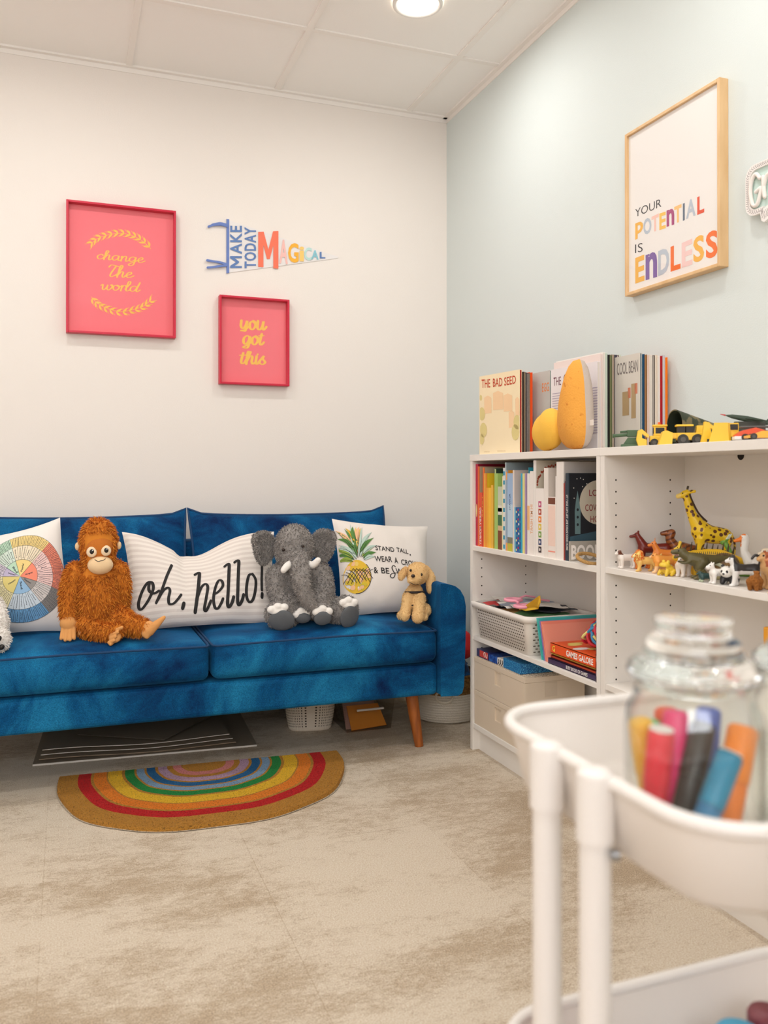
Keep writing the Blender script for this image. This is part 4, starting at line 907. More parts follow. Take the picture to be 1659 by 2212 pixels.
def cow(o, xf, yl, yr, top, d):
    q = B(); f = lambda x, z: (xf+x, yr-.0004, z)
    q.poly([f(.004, .79), f(.255, .79), f(.255, .988), f(.004, .988)], 0)
    f1 = lambda x, z: (xf+x, yr-.0006, z); q.disc((.103, .905), .066, .066, f1, 1, 40)
    f2_ = lambda x, z: (xf+x, yr-.0008, z)
    q.add([f2_(*p) for p in ((.021, .812), (.040, .812), (.0405, .880), (.036, .908), (.030, .940), (.024, .908), (.0205, .880))], [tuple(range(7))], 2)
    for z in (.840, .862, .884): q.disc((.0305, z), .0038, .0042, lambda x, z_: (xf+x, yr-.001, z_), 0, 10)
    q.add([f2_(*p) for p in ((.004, .785), (.25, .785), (.25, .83), (.13, .845), (.10, .82), (.004, .805))], [tuple(range(6))], 3)
    for x, z in ((.028, .975), (.040, .977), (.050, .973), (.017, .948), (.047, .952), (.062, .960), (.018, .918)): q.disc((x, z), .0017, .0017, lambda x_, z_: (xf+x_, yr-.001, z_), 4, 8)
    q.build('cover_picture', [M((24, 27, 34)), M((206, 196, 176)), M((104, 132, 134)), M((54, 84, 98)), M((236, 230, 220))], o)
    q = B()
    for s, x, z in (('LOVE', .070, .924), ('COWS', .056, .880), ('HOME', .074, .846)): q.text(s, lambda u, v, x=x, z=z, s=s: (xf+x+.014*len(s)*u, yr-.0012, z+.019*v), (0, 0, 1, 1))
    q.build('cover_lettering', M((140, 30, 34)), o)
book('dark blue night picture book with a rocket and moon cover', -1.420, -1.4365, .992, (34, 52, 66), (24, 27, 34), dep=.26, spine=("I'LL LOVE YOU TILL THE COWS COME HOME", (236, 232, 226), .25, .88), marks=cow)
t = thing('bookend', 'grey bookend lettered BOOKS with a rope loop at the shelf end', 'bookend', (-.16, -1.449, .7335))
pl = B().box(-.269, -.03, -1.4445, -1.4380, .7335, .792).build('plate', M((176, 168, 156), .6), t, bevel=.001)
B().text('BOOKS', lambda u, v: (-.265+.120*u, -1.4450, .738+.043*v), (0, 0, 1, 1), 0, .03).build('lettering', M((246, 238, 230), .6), pl, label='white block letters BOOKS')
cc = [V((-.232+.036*math.cos(a), -1.520+.036*math.sin(a)*.9, .7400+.0)) for a in [2*math.pi*i/24 for i in range(24)]]
B().tube([p+V((-.02, 0, .008+.012*math.sin(i*.26))) for i, p in enumerate(cc)], .0055, 8, 0, True).build('rope_loop', M((206, 160, 96), .9, bump=(300, .8)), t)

# picture books facing out on the top, in leaning piles
def pile(x, y, a, wd, hts, gr, items, z0=1.06):
    """items: (label, cover colour, edge colour, thickness, height); first is the front one"""
    X = 0; res = []
    for k, (lab, cc, ec, th, ht) in enumerate(items):
        loc = V((x+X*math.cos(a), y+X*math.sin(a), z0)); b = B()
        b.box(0, .0012, -wd, 0, 0, ht, 0); b.box(th-.0012, th-.0002, -wd, 0, 0, ht, 0); b.box(0, th-.0002, 0, .0012, 0, ht, 0)
        b.box(.0012, th-.0012, -wd+.002, 0, .002, ht-.002, 1)
        o = b.build('picture_book', [M(cc, .5), M(ec, .8)]); o.location = loc; o.rotation_euler = (0, 0, a); tag(o, lab, 'book', gr); res.append(o); X += th
    return res
G1 = 'picture books piled on the left of the bookcase top'
p = pile(-.268, -.862, R(8), .232, 0, G1, [
  ('cream picture book titled THE BAD SEED facing out', (246, 228, 190), (176, 40, 36), .010, .279), ('picture book with black edge just behind the cream cover', (40, 34, 32), (60, 50, 42), .007, .272), ('picture book with brown mottled edge behind THE BAD SEED', (120, 100, 80), (170, 150, 124), .007, .272),
  ('picture book with black and white edge behind the brown edged one', (30, 26, 26), (214, 206, 194), .006, .270), ('picture book with dark purple edge in the left pile', (60, 50, 66), (200, 190, 182), .006, .269), ('picture book with grey edge before the orange one', (96, 90, 82), (196, 184, 168), .007, .269), ('bright orange picture book at the back of the left pile', (240, 92, 30), (240, 92, 30), .011, .272)])
q = B(); bs = p[0]
H1 = hom([(182, 380), (628, 305), (612, 1240), (175, 1250)])
def fb(x, y):
    u, v = H1(x, y); return V((-.0005, -u*.232, v*.279))
q.text('THE', lambda u, v: fb(205+u*95, 510-u*5-v*95), (0, 0, 1, 1), 0, .01); q.text('BAD', lambda u, v: fb(330+u*105, 500-u*8-v*95), (0, 0, 1, 1), 0, .01); q.text('SEED', lambda u, v: fb(455+u*130, 490-u*25-v*95), (0, 0, 1, 1), 0, .01)
q.build('cover_lettering', M((196, 70, 36), .6), bs)
q = B()
for x0, x1, yt, yb in ((232, 310, 620, 800), (330, 440, 570, 760), (445, 540, 600, 780), (500, 560, 790, 960), (575, 618, 640, 830)):
    q.poly([fb(x0, yb), fb(x1, yb-8), fb(x1, yt), fb((x0+x1)/2, yt-25), fb(x0, yt)], 0)
for x, y, s in ((205, 800, 50), (220, 980, 55), (195, 620, 22), (590, 900, 55), (570, 1010, 60), (200, 1080, 40)): q.disc((x, y), s*.7, s*1.5, lambda X, Y: fb(min(max(X, 184), 612), Y)+V((-.0002, 0, 0)), 1, 12)
q.text('written by', lambda u, v: fb(225+u*60, 1228-v*16), (0, 0, 1, 1), 2); q.text('illustrations by', lambda u, v: fb(370+u*90, 1222-v*16), (0, 0, 1, 1), 2)
q.build('cover_picture', [M((244, 208, 164)), M((222, 206, 140)), M((200, 170, 120))], bs, label='faint peach houses and bushes')
p = pile(-.163, -.915, R(3), .228, 0, 'picture books piled behind the left pile', [('grey picture book lettered EGG facing out beside the orange one', (200, 200, 194), (40, 118, 100), .008, .274), ('picture book with dark green edge behind the EGG book', (26, 96, 84), (60, 120, 100), .009, .270), ('black edged picture book behind the green edged one', (40, 40, 44), (70, 70, 70), .008, .268)])
q = B(); q.text('EGG', lambda u, v: (-.0005, -.183-.04*u, .205+.03*v), (0, 0, 1, 1), 0, .01); q.build('cover_lettering', M((238, 150, 96)), p[0])
p = pile(-.200, -1.229, R(4), .230, 0, 'picture books piled in the middle of the bookcase top', [('white picture book lettered THE COU facing out behind the cushions', (234, 228, 230), (226, 216, 206), .012, .262)]+
  [('picture book with %s edge in the middle pile' % n, c, e, .0085, h) for n, c, e, h in (('pale pink', (236, 220, 214), (232, 214, 206), .285), ('white', (240, 236, 230), (226, 216, 204), .29), ('pale mint', (206, 220, 206), (200, 210, 196), .288), ('black', (28, 26, 26), (40, 36, 34), .284), ('olive green', (96, 110, 70), (128, 130, 90), .282), ('taupe', (150, 130, 112), (190, 174, 156), .285), ('navy', (34, 40, 66), (90, 86, 96), .285), ('plum', (86, 30, 50), (206, 196, 190), .284), ('light sage', (206, 216, 196), (222, 220, 206), .286))])
q = B(); f = lambda u, v: (-.0005, -.008-.215*u, .262*v)
q.text('THE', lambda u, v: f(.03+.18*u, .80+.10*v), (0, 0, 1, 1)); q.text('COUCH', lambda u, v: f(.27+.5*u, .80+.12*v), (0, 0, 1, 1)); q.text('A', lambda u, v: f(.93+.06*u, .82+.10*v), (0, 0, 1, 1)) if False else None
q.build('cover_lettering', M((110, 50, 70)), p[0])
q = B()
for k in range(18): q.poly([f(.0, .70-.03*k), f(1.04, .70-.03*k), f(1.04, .709-.03*k), f(.0, .709-.03*k)])
q.build('cover_stripes', M((176, 166, 186)), p[0])
p = pile(-.122, -1.338, R(2), .228, 0, 'picture books piled at the right of the bookcase top', [('grey picture book lettered COOL BEAN facing out', (212, 206, 196), (50, 90, 110), .007, .276)]+
  [('picture book with %s edge in the right pile' % n, c, e, .0092, h) for n, c, e, h in (('teal blue', (24, 70, 110), (30, 80, 110), .273), ('brown', (140, 96, 54), (170, 120, 70), .272), ('cream and red', (228, 214, 200), (230, 200, 186), .272), ('ivory', (236, 226, 216), (226, 216, 204), .272), ('dark grey', (70, 64, 62), (180, 170, 160), .271), ('pale tan', (226, 206, 180), (232, 220, 206), .272), ('off-white', (238, 230, 224), (232, 224, 214), .271), ('deep red', (186, 24, 34), (186, 24, 34), .271), ('light grey', (200, 194, 200), (214, 206, 204), .273), ('orange', (244, 132, 24), (244, 132, 24), .268))])
q = B(); q.text('COOL BEAN', lambda u, v: (-.0005, -.125-.095*u, .222+.035*v), (0, 0, 1, 1)); q.build('cover_lettering', M((120, 112, 110)), p[0])
q = B()
for y, z, a, h in ((-.15, .10, .03, .07), (-.19, .09, .02, .1), (-.205, .16, .012, .03), (-.175, .15, .012, .03)): q.poly([(-.0006, y, z), (-.0006, y-a, z), (-.0006, y-a, z+h), (-.0006, y, z+h)], 0 if h > .05 else 1)
q.build('cover_picture', [M((176, 150, 110)), M((206, 130, 100))], p[0])
# plain plush cushions in front of the piles
YE = M((250, 196, 76), .85, bump=(400, .15)); OCH = M((240, 168, 70), .9, mix=((214, 130, 44), 60, .62, .72), bump=(200, .3)); GRY = M((206, 190, 178), .9, bump=(250, .25))
t = thing('plush_cushion', 'plain yellow rounded plush cushion in front of the picture books', 'cushion', (-.252, -1.29, 1.06), R(-100), world=False)
vf = blob([('e', (0, 0, .060), (.080, .040, .060)), ('e', (.03, 0, .068), (.070, .038, .064))], .005, 4); skin(B(), vf).build('body', YE, t)
B().tube([(.0+.080*math.cos(a)+.012, .0, .0645+.0645*math.sin(a)) for a in [2*math.pi*i/40 for i in range(40)]], .0012, 5, 0, True).build('seam', M((226, 168, 54), .9), t)
t = thing('plush_cushion', 'tall ochre speckled plush cushion with a grey-pink back, beside the yellow cushion', 'cushion', (-.252, -1.455, 1.06), R(-104), world=False)
prof = [(-.076, .035), (-.081, .075), (-.072, .12), (-.054, .17), (-.028, .215), (.004, .252), (.022, .262), (.040, .246), (.060, .20), (.07, .14), (.076, .08), (.07, .03), (.045, .004), (0, .0), (-.05, .008)]
cc = crom([V((x, 0, z)) for x, z in prof], 3, True); n = len(cc); cen = V((0, 0, .11))
for nm, sgn, dp, m in (('body', -1, .052, OCH), ('back_panel', 1, .042, GRY)):
    b = B(); vs = []
    for k in range(7):
        s = math.cos(math.pi/2*k/6) if k < 6 else 0
        for p_ in cc: vs.append(cen+(p_-cen)*s+V((0, sgn*dp*math.sin(math.pi/2*k/6)**.8*1.0, 0)))
    b.add(vs, [(i*n+j, i*n+(j+1) % n, (i+1)*n+(j+1) % n, (i+1)*n+j) for i in range(6) for j in range(n)], 0, True); b.build(nm, m, t, label=None if sgn < 0 else 'grey-pink back half')
B().box(.064, .100, .012, .0135, .066, .082).build('care_tag', M((244, 238, 232), .7), t)

# ------------------------------------------------------------------ lower shelves of the left bookcase
PLW = M((240, 234, 226), .4)
def basket(t, x0, x1, yl, yr, z0, z1, ins, mat, dark, rows, cols, rcols, lip=.014, liph=.018):
    """tapered open basket with slots; yl>yr"""
    xb0, xb1, ylb, yrb = x0+ins, x1-ins, yl-ins, yr+ins
    q = lambda f, s: V(((x0*(1-s)+xb0*s), (yl*(1-s)+ylb*s), 0))
    def ring(s, z, o=0): return [V((x0*(1-s)+xb0*s-o, yl*(1-s)+ylb*s+o, z)), V((x1*(1-s)+xb1*s+o, yl*(1-s)+ylb*s+o, z)), V((x1*(1-s)+xb1*s+o, yr*(1-s)+yrb*s-o, z)), V((x0*(1-s)+xb0*s-o, yr*(1-s)+yrb*s-o, z))]
    def rnd(r4, rad):
        out = []
        for i in range(4):
            a, c, d = r4[i-1], r4[i], r4[(i+1) % 4]; e = (a-c).normalized()*rad; f = (d-c).normalized()*rad
            for k in range(6):
                th = k/5; out.append((c+e).lerp(c, th).lerp(c.lerp(c+f, th), th))
        return out
    n = 24; rings = [rnd(ring(1, z0), .02), rnd(ring(0, z1), .03), rnd(ring(0, z1, lip), .035), rnd(ring(0, z1-.003, lip), .035), rnd(ring(0, z1-.003, .004), .03)]
    b = B(); vs = [p for r_ in rings[:2] for p in r_]+[p for p in rnd(ring(1, z0+.003, -.003), .02)]+[p for p in rnd(ring(0, z1, -.003), .03)]
    W = lambda i, j: [(i*n+k, i*n+(k+1) % n, j*n+(k+1) % n, j*n+k) for k in range(n)]
    b.add(vs, W(0, 1)+W(3, 2)+[tuple(range(n))[::-1], tuple(range(2*n, 3*n))], 0, True)
    b.add([p for r_ in (rings[1], rnd(ring(0, z1, lip), .035), rnd(ring(0, z1-liph, lip*.8), .035), rnd(ring(0, z1-liph, lip*.5), .03)) for p in r_], W(0, 1)+W(1, 2)+W(2, 3), 0, True)
    bo = b.build('body', mat, t)
    b = B()
    for (A, Bc, C_, D, nc) in ((ring(0, z1)[0], ring(0, z1)[3], ring(1, z0)[3], ring(1, z0)[0], cols), (ring(0, z1)[3], ring(0, z1)[2], ring(1, z0)[2], ring(1, z0)[3], rcols)):
        nn = (Bc-A).cross(D-A).normalized()
        if nn.x > .3 or nn.y > .3: nn = -nn
        f = lambda u, v: D.lerp(C_, u).lerp(A.lerp(Bc, u), v)+nn*.0006
        for r_ in range(rows):
            for c_ in range(nc):
                u = .07+.86*(c_+.5+(.25 if r_ % 2 else -.25))/nc; v = .05+.78*(r_+.5)/rows; du = .86*.27/nc; dv = .74*.19/rows
                b.add([f(u-du, v-dv), f(u+du, v-dv), f(u+du, v+dv), f(u-du, v+dv)], [(0, 1, 2, 3)])
    b.build('slots', dark, bo)
t = thing('storage_basket', 'white plastic basket with slotted sides full of papers on the middle shelf', 'basket', (-.16, -1.03, .411))
basket(t, -.285, -.04, -.843, -1.228, .4115, .537, .014, PLW, M((96, 84, 70), .8), 10, 24, 12, lip=.0135)
rg = random.Random(5)
pc = [(238, 234, 228), (60, 70, 110), (226, 220, 210), (90, 110, 130), (236, 190, 120), (120, 170, 110), (196, 60, 60), (240, 238, 232), (56, 60, 70), (226, 224, 216), (150, 160, 176), (228, 226, 218)]
pn = ['white', 'navy', 'cream', 'slate', 'peach', 'green', 'red', 'bright white', 'charcoal', 'ivory', 'pale blue-grey', 'off-white']
for k in range(12):
    a = rg.uniform(-.25, .25); cx = -.165+rg.uniform(-.02, .02); cy = -1.02-.10*(k % 3-1); z = .505+.0045*k; X = Matrix.Translation((cx, cy, z)) @ Euler((rg.uniform(-.05, .05), rg.uniform(-.06, .06), a)).to_matrix().to_4x4()
    b = B(); b.grid(lambda u, v: X @ V(((u-.5)*.17, (v-.5)*.11, .004*math.sin(u*7+k)+.003*math.sin(v*9))), 10, 8)
    tag(b.build('paper_sheet', M(pc[k], .7), loc=(cx, cy, z)), '%s wavy paper sheet in the slotted white basket' % pn[k], 'paper', 'papers in the slotted basket')
b = B(); 
for s in (-1, 1): b.tube([V((-.255+.028*math.cos(a), -1.115+s*.032+.026*math.sin(a), .566+.006*s)) for a in [2*math.pi*i/20 for i in range(20)]], .0055, 8, 0, True)
for s in (-1, 1): b.tube([(-.235, -1.115+s*.055, .568), (-.19, -1.10+s*.05, .578), (-.15, -1.09+s*.045, .57)], .0035, 6)
b.tube([(-.258, -1.125, .568), (-.262, -1.115, .571), (-.258, -1.105, .568)], .004, 6)
tag(b.build('toy_glasses', M((240, 160, 180), .4), loc=(-.25, -1.115, .56)), 'pink toy glasses lying on the papers in basket', 'glasses')
b = B(); b.prism([(0, 0), (.10, .012), (.115, .03), (.112, .05), (.06, .02), (.10, .006), (.03, -.004)], lambda a, c, k: (-.27+.004*k+a*.3, -1.155-a*.55, .552+c), 0); b.tube([(-.27, -1.15, .552), (-.24, -1.20, .572), (-.235, -1.215, .590), (-.225, -1.19, .575)], .004, 6)
tag(b.build('yellow_ribbon', M((240, 190, 50), .6), loc=(-.26, -1.17, .55)), 'yellow folded paper ribbon poking out of basket', 'ribbon')
def slabp(name, label, cat, pts, th, m, group=None, bevel=0):
    P4 = [V(p) for p in pts]; nn = (P4[1]-P4[0]).cross(P4[3]-P4[0]).normalized()*th; b = B()
    b.add(P4+[p+nn for p in P4], [(3, 2, 1, 0), (4, 5, 6, 7), (0, 1, 5, 4), (1, 2, 6, 5), (2, 3, 7, 6), (3, 0, 4, 7)])
    lo = min(P4, key=lambda p: p.z); return tag(b.build(name, m, loc=tuple(lo), bevel=bevel), label, cat, group)
for k, (c, lab, dy, tz) in enumerate((((86, 196, 190), 'teal plastic folder leaning nearest the white basket', 0, .537), ((70, 182, 178), 'darker teal folder second in the leaning row', -.009, .535), ((150, 130, 190), 'purple folder between the teal and coral ones', -.018, .530), ((244, 146, 124), 'coral folder behind the front coral folder', -.026, .530), ((248, 160, 138), 'coral folder at the front, above the stack of game books', -.034, .522))):
    y = -1.276+dy
    slabp('plastic_folder', lab, 'folder', [(-.262, y, .4115), (-.045, y-.004, .4115), (-.045, y+.026, tz), (-.262, y+.030, tz)], -.0045, M(c, .35), 'folders leaning on the middle shelf')
GB = 'flat books on the middle shelf'
def flatbook(label, x0, x1, yl, yr, z0, z1, col, page=None, txt=None, rz=0, tops=None):
    b = B(); b.box(x0, x1, yr, yl, z0, z0+.0015, 0); b.box(x0, x1, yr, yl, z1-.0015, z1, 0); b.box(x0, x0+.002, yr, yl, z0, z1, 0); b.box(x0+.002, x1-.003, yr+.003, yl-.003, z0+.0015, z1-.0015, 1)
    o = b.build('flat_book', [M(col, .4), PAGE], loc=((x0+x1)/2, (yl+yr)/2, z0)); tag(o, label, 'book', GB)
    for s, c, a, e, off in (txt or []): B().text(s, lambda u, v: (x0-.0006, yl+(yr-yl)*(a+(e-a)*u), z0+(z1-z0)*(.2+.6*v)), (0, 0, 1, 1), 0, off).build('spine_lettering', M(c, .5), o)
    if tops:
        q = B(); rr = random.Random(1)
        for k in range(14): q.disc((rr.uniform(x0+.03, x1-.03), rr.uniform(yr+.03, yl-.03)), rr.uniform(.01, .03), rr.uniform(.01, .025), lambda x, y, k=k: (x, y, z1+.0003+.00002*k), k % 4, 10)
        q.build('cover_picture', [M(c) for c in ((240, 220, 120), (240, 240, 236), (180, 70, 50), (60, 110, 90))], o)
flatbook('dark purple book at the bottom of the flat stack', -.268, -.06, -1.322, -1.585, .4115, .4285, (70, 52, 84), txt=[('BUSY BOOK OF GAMES', (240, 236, 230), .38, .8, .02)])
flatbook('thin green and red book in the flat stack under the orange one', -.262, -.06, -1.328, -1.58, .4290, .4375, (190, 72, 44))
flatbook('thin yellow book under GAMES GALORE', -.258, -.06, -1.325, -1.58, .438, .4450, (226, 180, 70))
flatbook('orange book with white spine title GAMES GALORE', -.265, -.06, -1.330, -1.575, .4455, .4755, (238, 92, 36), txt=[('GAMES GALORE', (250, 244, 238), .36, .92, .03), ('G', (250, 214, 70), .05, .11, .03)], tops=1)
rg = random.Random(9)
for k, (c, lab) in enumerate((((214, 44, 56), 'red'), ((70, 150, 196), 'blue'), ((236, 226, 140), 'pale yellow'), ((226, 60, 80), 'crimson'))):
    pts = []
    for i in range(40):
        a = i*.62+k*1.5; r_ = .035+.010*math.sin(i*.8+k)
        pts.append(V((-.175+r_*math.cos(a)+rg.uniform(-.004, .004), -1.468+.052*math.cos(i*.31+k), max(.4815+k*.001, .518+.030*math.sin(a+.4*math.sin(i*.3))+rg.uniform(-.003, .003)))))
    tag(B().tube(crom(pts, 3), .0045, 6).build('jump_rope', M(c, .6), loc=(-.175, -1.47, .48)), '%s soft cord in the tangled bundle on top of GAMES GALORE' % lab, 'cord', 'tangled cords')
NET = clear((226, 220, 222), 1.6, 'cellophane')
t = thing('gift_bag', 'crinkled clear bag of pastel things at the right end of middle shelf', 'bag', (-.262, -1.586, .4115))
def cb(u, v):
    z = .4115+.165*v; a = 2*math.pi*u; w = 1-.25*v+.10*math.sin(5*a+9*v)
    return V((-.270+.0045*math.cos(a)*w, -1.5835+.0075*math.sin(a)*w, z))
B().grid(cb, 24, 14).build('film', NET, t)
b = B()
for k in range(7): b.ell((-.270, -1.584+.003*(-1)**k, .435+.020*k), (.0030, .0035, .010), k % 3)
b.build('sweets', [M((226, 180, 200)), M((196, 180, 210)), M((236, 200, 190))], t)
# beige storage boxes
BEI = M((222, 206, 184), .5)
for k, (z0, z1, lab) in enumerate(((.0975, .2195, 'lower beige plastic storage box on the bottom shelf'), (.2200, .3370, 'upper beige plastic storage box under the board game boxes'))):
    t = thing('storage_box', lab, 'box', (-.16, -1.01, z0), 0, 'stacked beige boxes')
    b = B(); x0, x1, yl, yr = -.275, -.05, -.835, -1.191
    # front with a recessed grip
    gy0, gy1, gz0, gz1 = -1.032, -.988, z0+.050, z0+.096
    b.box(x0+.006, x1, yr, yl, z0, z1-.018)
    for a, c, d, e in ((yr, gy0, z0, z1-.018), (gy1, yl, z0, z1-.018), (gy0, gy1, z0, gz0), (gy0, gy1, gz1, z1-.018)): b.box(x0, x0+.006, a, c, d, e)
    bx = b.build('body', BEI, t)
    b = B()
    b.box(-.20, -.155, yr-.0012, yr, z0+.05, z0+.096); b.build('side_grip', M((212, 196, 174), .5), bx)
    B().box(x0-.001, x1, yr-.001, yl+.001, z1-.0175, z1-.001).build('lid', BEI, t, bevel=.001)
    if k:
        b = B()
        for i in range(16):
            for j in range(24): b.box(x0+.003+i*.014, x0+.010+i*.014, yr+.004+j*.0148, yr+.011+j*.0148, z1-.001, z1+.0012)
        b.build('lid_texture', BEI, t)
def gamebox(label, x0, x1, yl, yr, z0, z1, m, extra=None):
    o = tag(B().box(x0, x1, yr, yl, z0, z1).build('game_box', m, loc=((x0+x1)/2, (yl+yr)/2, z0), bevel=.001), label, 'game box', 'game boxes on the beige box')
    if extra: extra(o)
def g1(o):
    B().box(-.2685, -.268, -.925, -.862, .342, .364).build('front_label', M((206, 70, 60)), o)
    B().stroke([(-.90, .346), (-.895, .358), (-.905, .362), (-.91, .350), (-.918, .346), (-.922, .358)], lambda y, z: (-.2690, y, z), .0035).build('front_lettering', M((244, 230, 220)), o)
gamebox('navy game box with a red label at the shelf left', -.268, -.06, -.838, -.928, .3385, .366, M((40, 46, 96), .4), g1)
gamebox('small dark blue box between the red label and zebra box', -.266, -.06, -.930, -.988, .3385, .362, M((30, 60, 140), .4, mix=((60, 110, 190), 120, .45, .6)))
zb = lambda o: [B().stroke([(-.995-.013*k, .341), (-1.003-.013*k, .350), (-1.0-.013*k, .358)], lambda y, z: (-.2665, y, z), .004).build('stripe', BLK, o) for k in range(3)]
gamebox('white box with black zebra stripes next to the blue glitter box', -.266, -.06, -.990, -1.034, .3385, .363, M((232, 226, 218), .5), zb)
gamebox('blue glitter box on the beige storage box', -.268, -.06, -1.036, -1.150, .3385, .372, M((24, 96, 160), .35, mix=((90, 180, 220), 260, .5, .6)))
# ------------------------------------------------------------------ toy animals on the right bookcase shelf
SH = .7362
def quad(L, H, r, leg=.12, neck=(.2, .35), head=.2, snout=.15, ear=.08, tail=None, lw=None, tuck=.8, spread=.6, stride=0, horn=None, nr=.8, sn_r=.5, earw=.5):
    """four-legged body facing +x; lengths relative to height H"""
    lw = lw or r*.42; zb = H-r
    P = [('c', [(-L*.42, 0, zb), (0, 0, zb-r*.08*tuck), (L*.40, 0, zb)], [r*.95, r*.85, r])]
    for sx in (-1, 1):
        for sy in (-1, 1):
            dx = stride*sx*sy*.5
            x0 = sx*L*.42; P.append(('c', [(x0, sy*r*spread, zb-r*.3), (x0+(dx*.5 if sx > 0 else dx*.5-.04*L*0), sy*r*spread, (zb-r*.3)*.48), (x0+dx, sy*r*spread, lw*.75)], [lw*1.5, lw*.95, lw*.8]))
            P.append(('e', (x0+dx+lw*.5, sy*r*spread, lw*.55), (lw*1.25, lw*.85, lw*.6)))
    nx, nz = neck; hx, hz = L*.42+nx*H, H-r*.3+nz*H; hr = head*H/2
    P.append(('c', [(L*.38, 0, zb+r*.2), ((L*.38+hx)/2, 0, (zb+hz)/2+r*.1), (hx, 0, hz)], [r*nr, r*nr*.75, hr*.85]))
    P.append(('e', (hx, 0, hz), (hr, hr*.85, hr*.95)))
    P.append(('c', [(hx+hr*.4, 0, hz-hr*.2), (hx+hr*.5+snout*H, 0, hz-hr*.45)], [hr*sn_r*1.1, hr*sn_r]))
    for sy in (-1, 1): P.append(('c', [(hx-hr*.3, sy*hr*.55, hz+hr*.6), (hx-hr*.45, sy*hr*.8, hz+hr*.6+ear*H)], [hr*earw*.75, hr*earw*.5]))
    if tail: P.append(('c', [(-L*.42-r*.7, 0, zb+r*.4)]+[(-L*.42-r*.7-a*H, 0, zb+r*.4+c*H) for a, c in tail], [lw*.7]*1+[lw*.5]))
    if horn:
        for sy in (-1, 1): P.append(('c', [(hx-hr*.1, sy*hr*.4, hz+hr*.7), (hx-hr*.2+horn[0]*H*.5, sy*hr*.7, hz+hr*.7+horn[1]*H*.6), (hx-hr*.2+horn[0]*H, sy*hr*.6, hz+hr*.7+horn[1]*H)], [hr*.2, hr*.16, hr*.08]))
    return P, (hx, hz, hr)
def animal(name, label, x, y, rz, spec, cols, cf=None, sc=1.0, *, vox=.0016, eyes=True, sm=2, cat='toy animal', eye_col=BLK, zs=SH):
    t = thing(name, label, cat, (x, y, zs), R(rz), 'toy animals on the shelf', world=False); t.scale = (sc, sc, sc)
    P_, hd = spec
    vf = blob(P_, vox, sm); zmin = min(v[2] for v in vf[0]); vf = ([(a, b_, c-zmin) for a, b_, c in vf[0]], vf[1])
    skin(B(), vf, cf or 0).build('body', cols, t)
    if eyes and hd:
        hx, hz, hr = hd
        for sy in (-1, 1): B().ell((hx+hr*.62, sy*hr*.56, hz+hr*.22-zmin), hr*.2, 0, None, 8, 6).build('eye', eye_col, t)
    return t, hd
F0_ = 148      # facing left along the shelf, as seen from the room
pl = lambda c, r=.35: M(c, r)
# giraffe
def spots(m_, base, dark, sc=70, lo=.30):
    m = bpy.data.materials.new(m_); m.use_nodes = True; nt = m.node_tree; N = nt.nodes; K = nt.links; p = N['Principled BSDF']; p.inputs['Roughness'].default_value = .4
    tc = N.new('ShaderNodeTexCoord'); v = N.new('ShaderNodeTexVoronoi'); v.inputs['Scale'].default_value = sc; v.inputs['Randomness'].default_value = .75; K.new(tc.outputs['Object'], v.inputs['Vector'])
    r = N.new('ShaderNodeValToRGB'); r.color_ramp.elements[0].position = lo; r.color_ramp.elements[1].position = lo+.04
    r.color_ramp.elements[0].color = lin(dark)+(1,); r.color_ramp.elements[1].color = lin(base)+(1,)
    K.new(v.outputs['Distance'], r.inputs[0]); K.new(r.outputs[0], p.inputs['Base Color']); return m
G = [('c', [(-.034, 0, .090), (0, 0, .094), (.022, 0, .102)], [.021, .024, .027]),
     ('c', [(.025, 0, .110), (.045, 0, .145), (.060, 0, .192)], [.023, .0125, .0085]), ('e', (.062, 0, .199), (.0105, .009, .010)), ('c', [(.064, 0, .197), (.080, 0, .1925)], [.008, .0065])]
for sx, x0 in ((1, .026), (-1, -.040)):
    for sy in (-1, 1): G.append(('c', [(x0, sy*.013, .084), (x0+.004*sy, sy*.013, .045), (x0+.007*sy*sx, sy*.013, .004)], [.014, .0068, .0058]))
for sy in (-1, 1):
    G += [('c', [(.058, sy*.004, .206), (.055, sy*.005, .218)], [.0024, .0026]), ('c', [(.056, sy*.007, .202), (.042, sy*.017, .206)], [.0035, .0045])]
G.append(('c', [(-.052, 0, .095), (-.060, 0, .07), (-.058, 0, .045)], [.004, .003, .004]))
t, _ = animal('toy_giraffe', 'tall yellow toy giraffe with brown spots standing behind the other animals', -.085, -1.815, 150, (G, None), [spots('giraffe_hide', (238, 198, 32), (98, 52, 16), 78, .36), pl((238, 206, 110)), pl((52, 40, 16))],
              lambda c: 2 if c.z > .212 else (1 if (c.x > .074 or c.z < .02) else 0), vox=.0022, eyes=False)
for sy in (-1, 1): B().ell((.070, sy*.0085, .202), .0017, 0, None, 8, 6).build('eye', BLK, t)
B().tube(crom([V((.008, 0, .128)), V((.030, 0, .152)), V((.048, 0, .190)), V((.051, 0, .206))], 4), .0024, 6).build('mane', pl((60, 36, 14)), t)
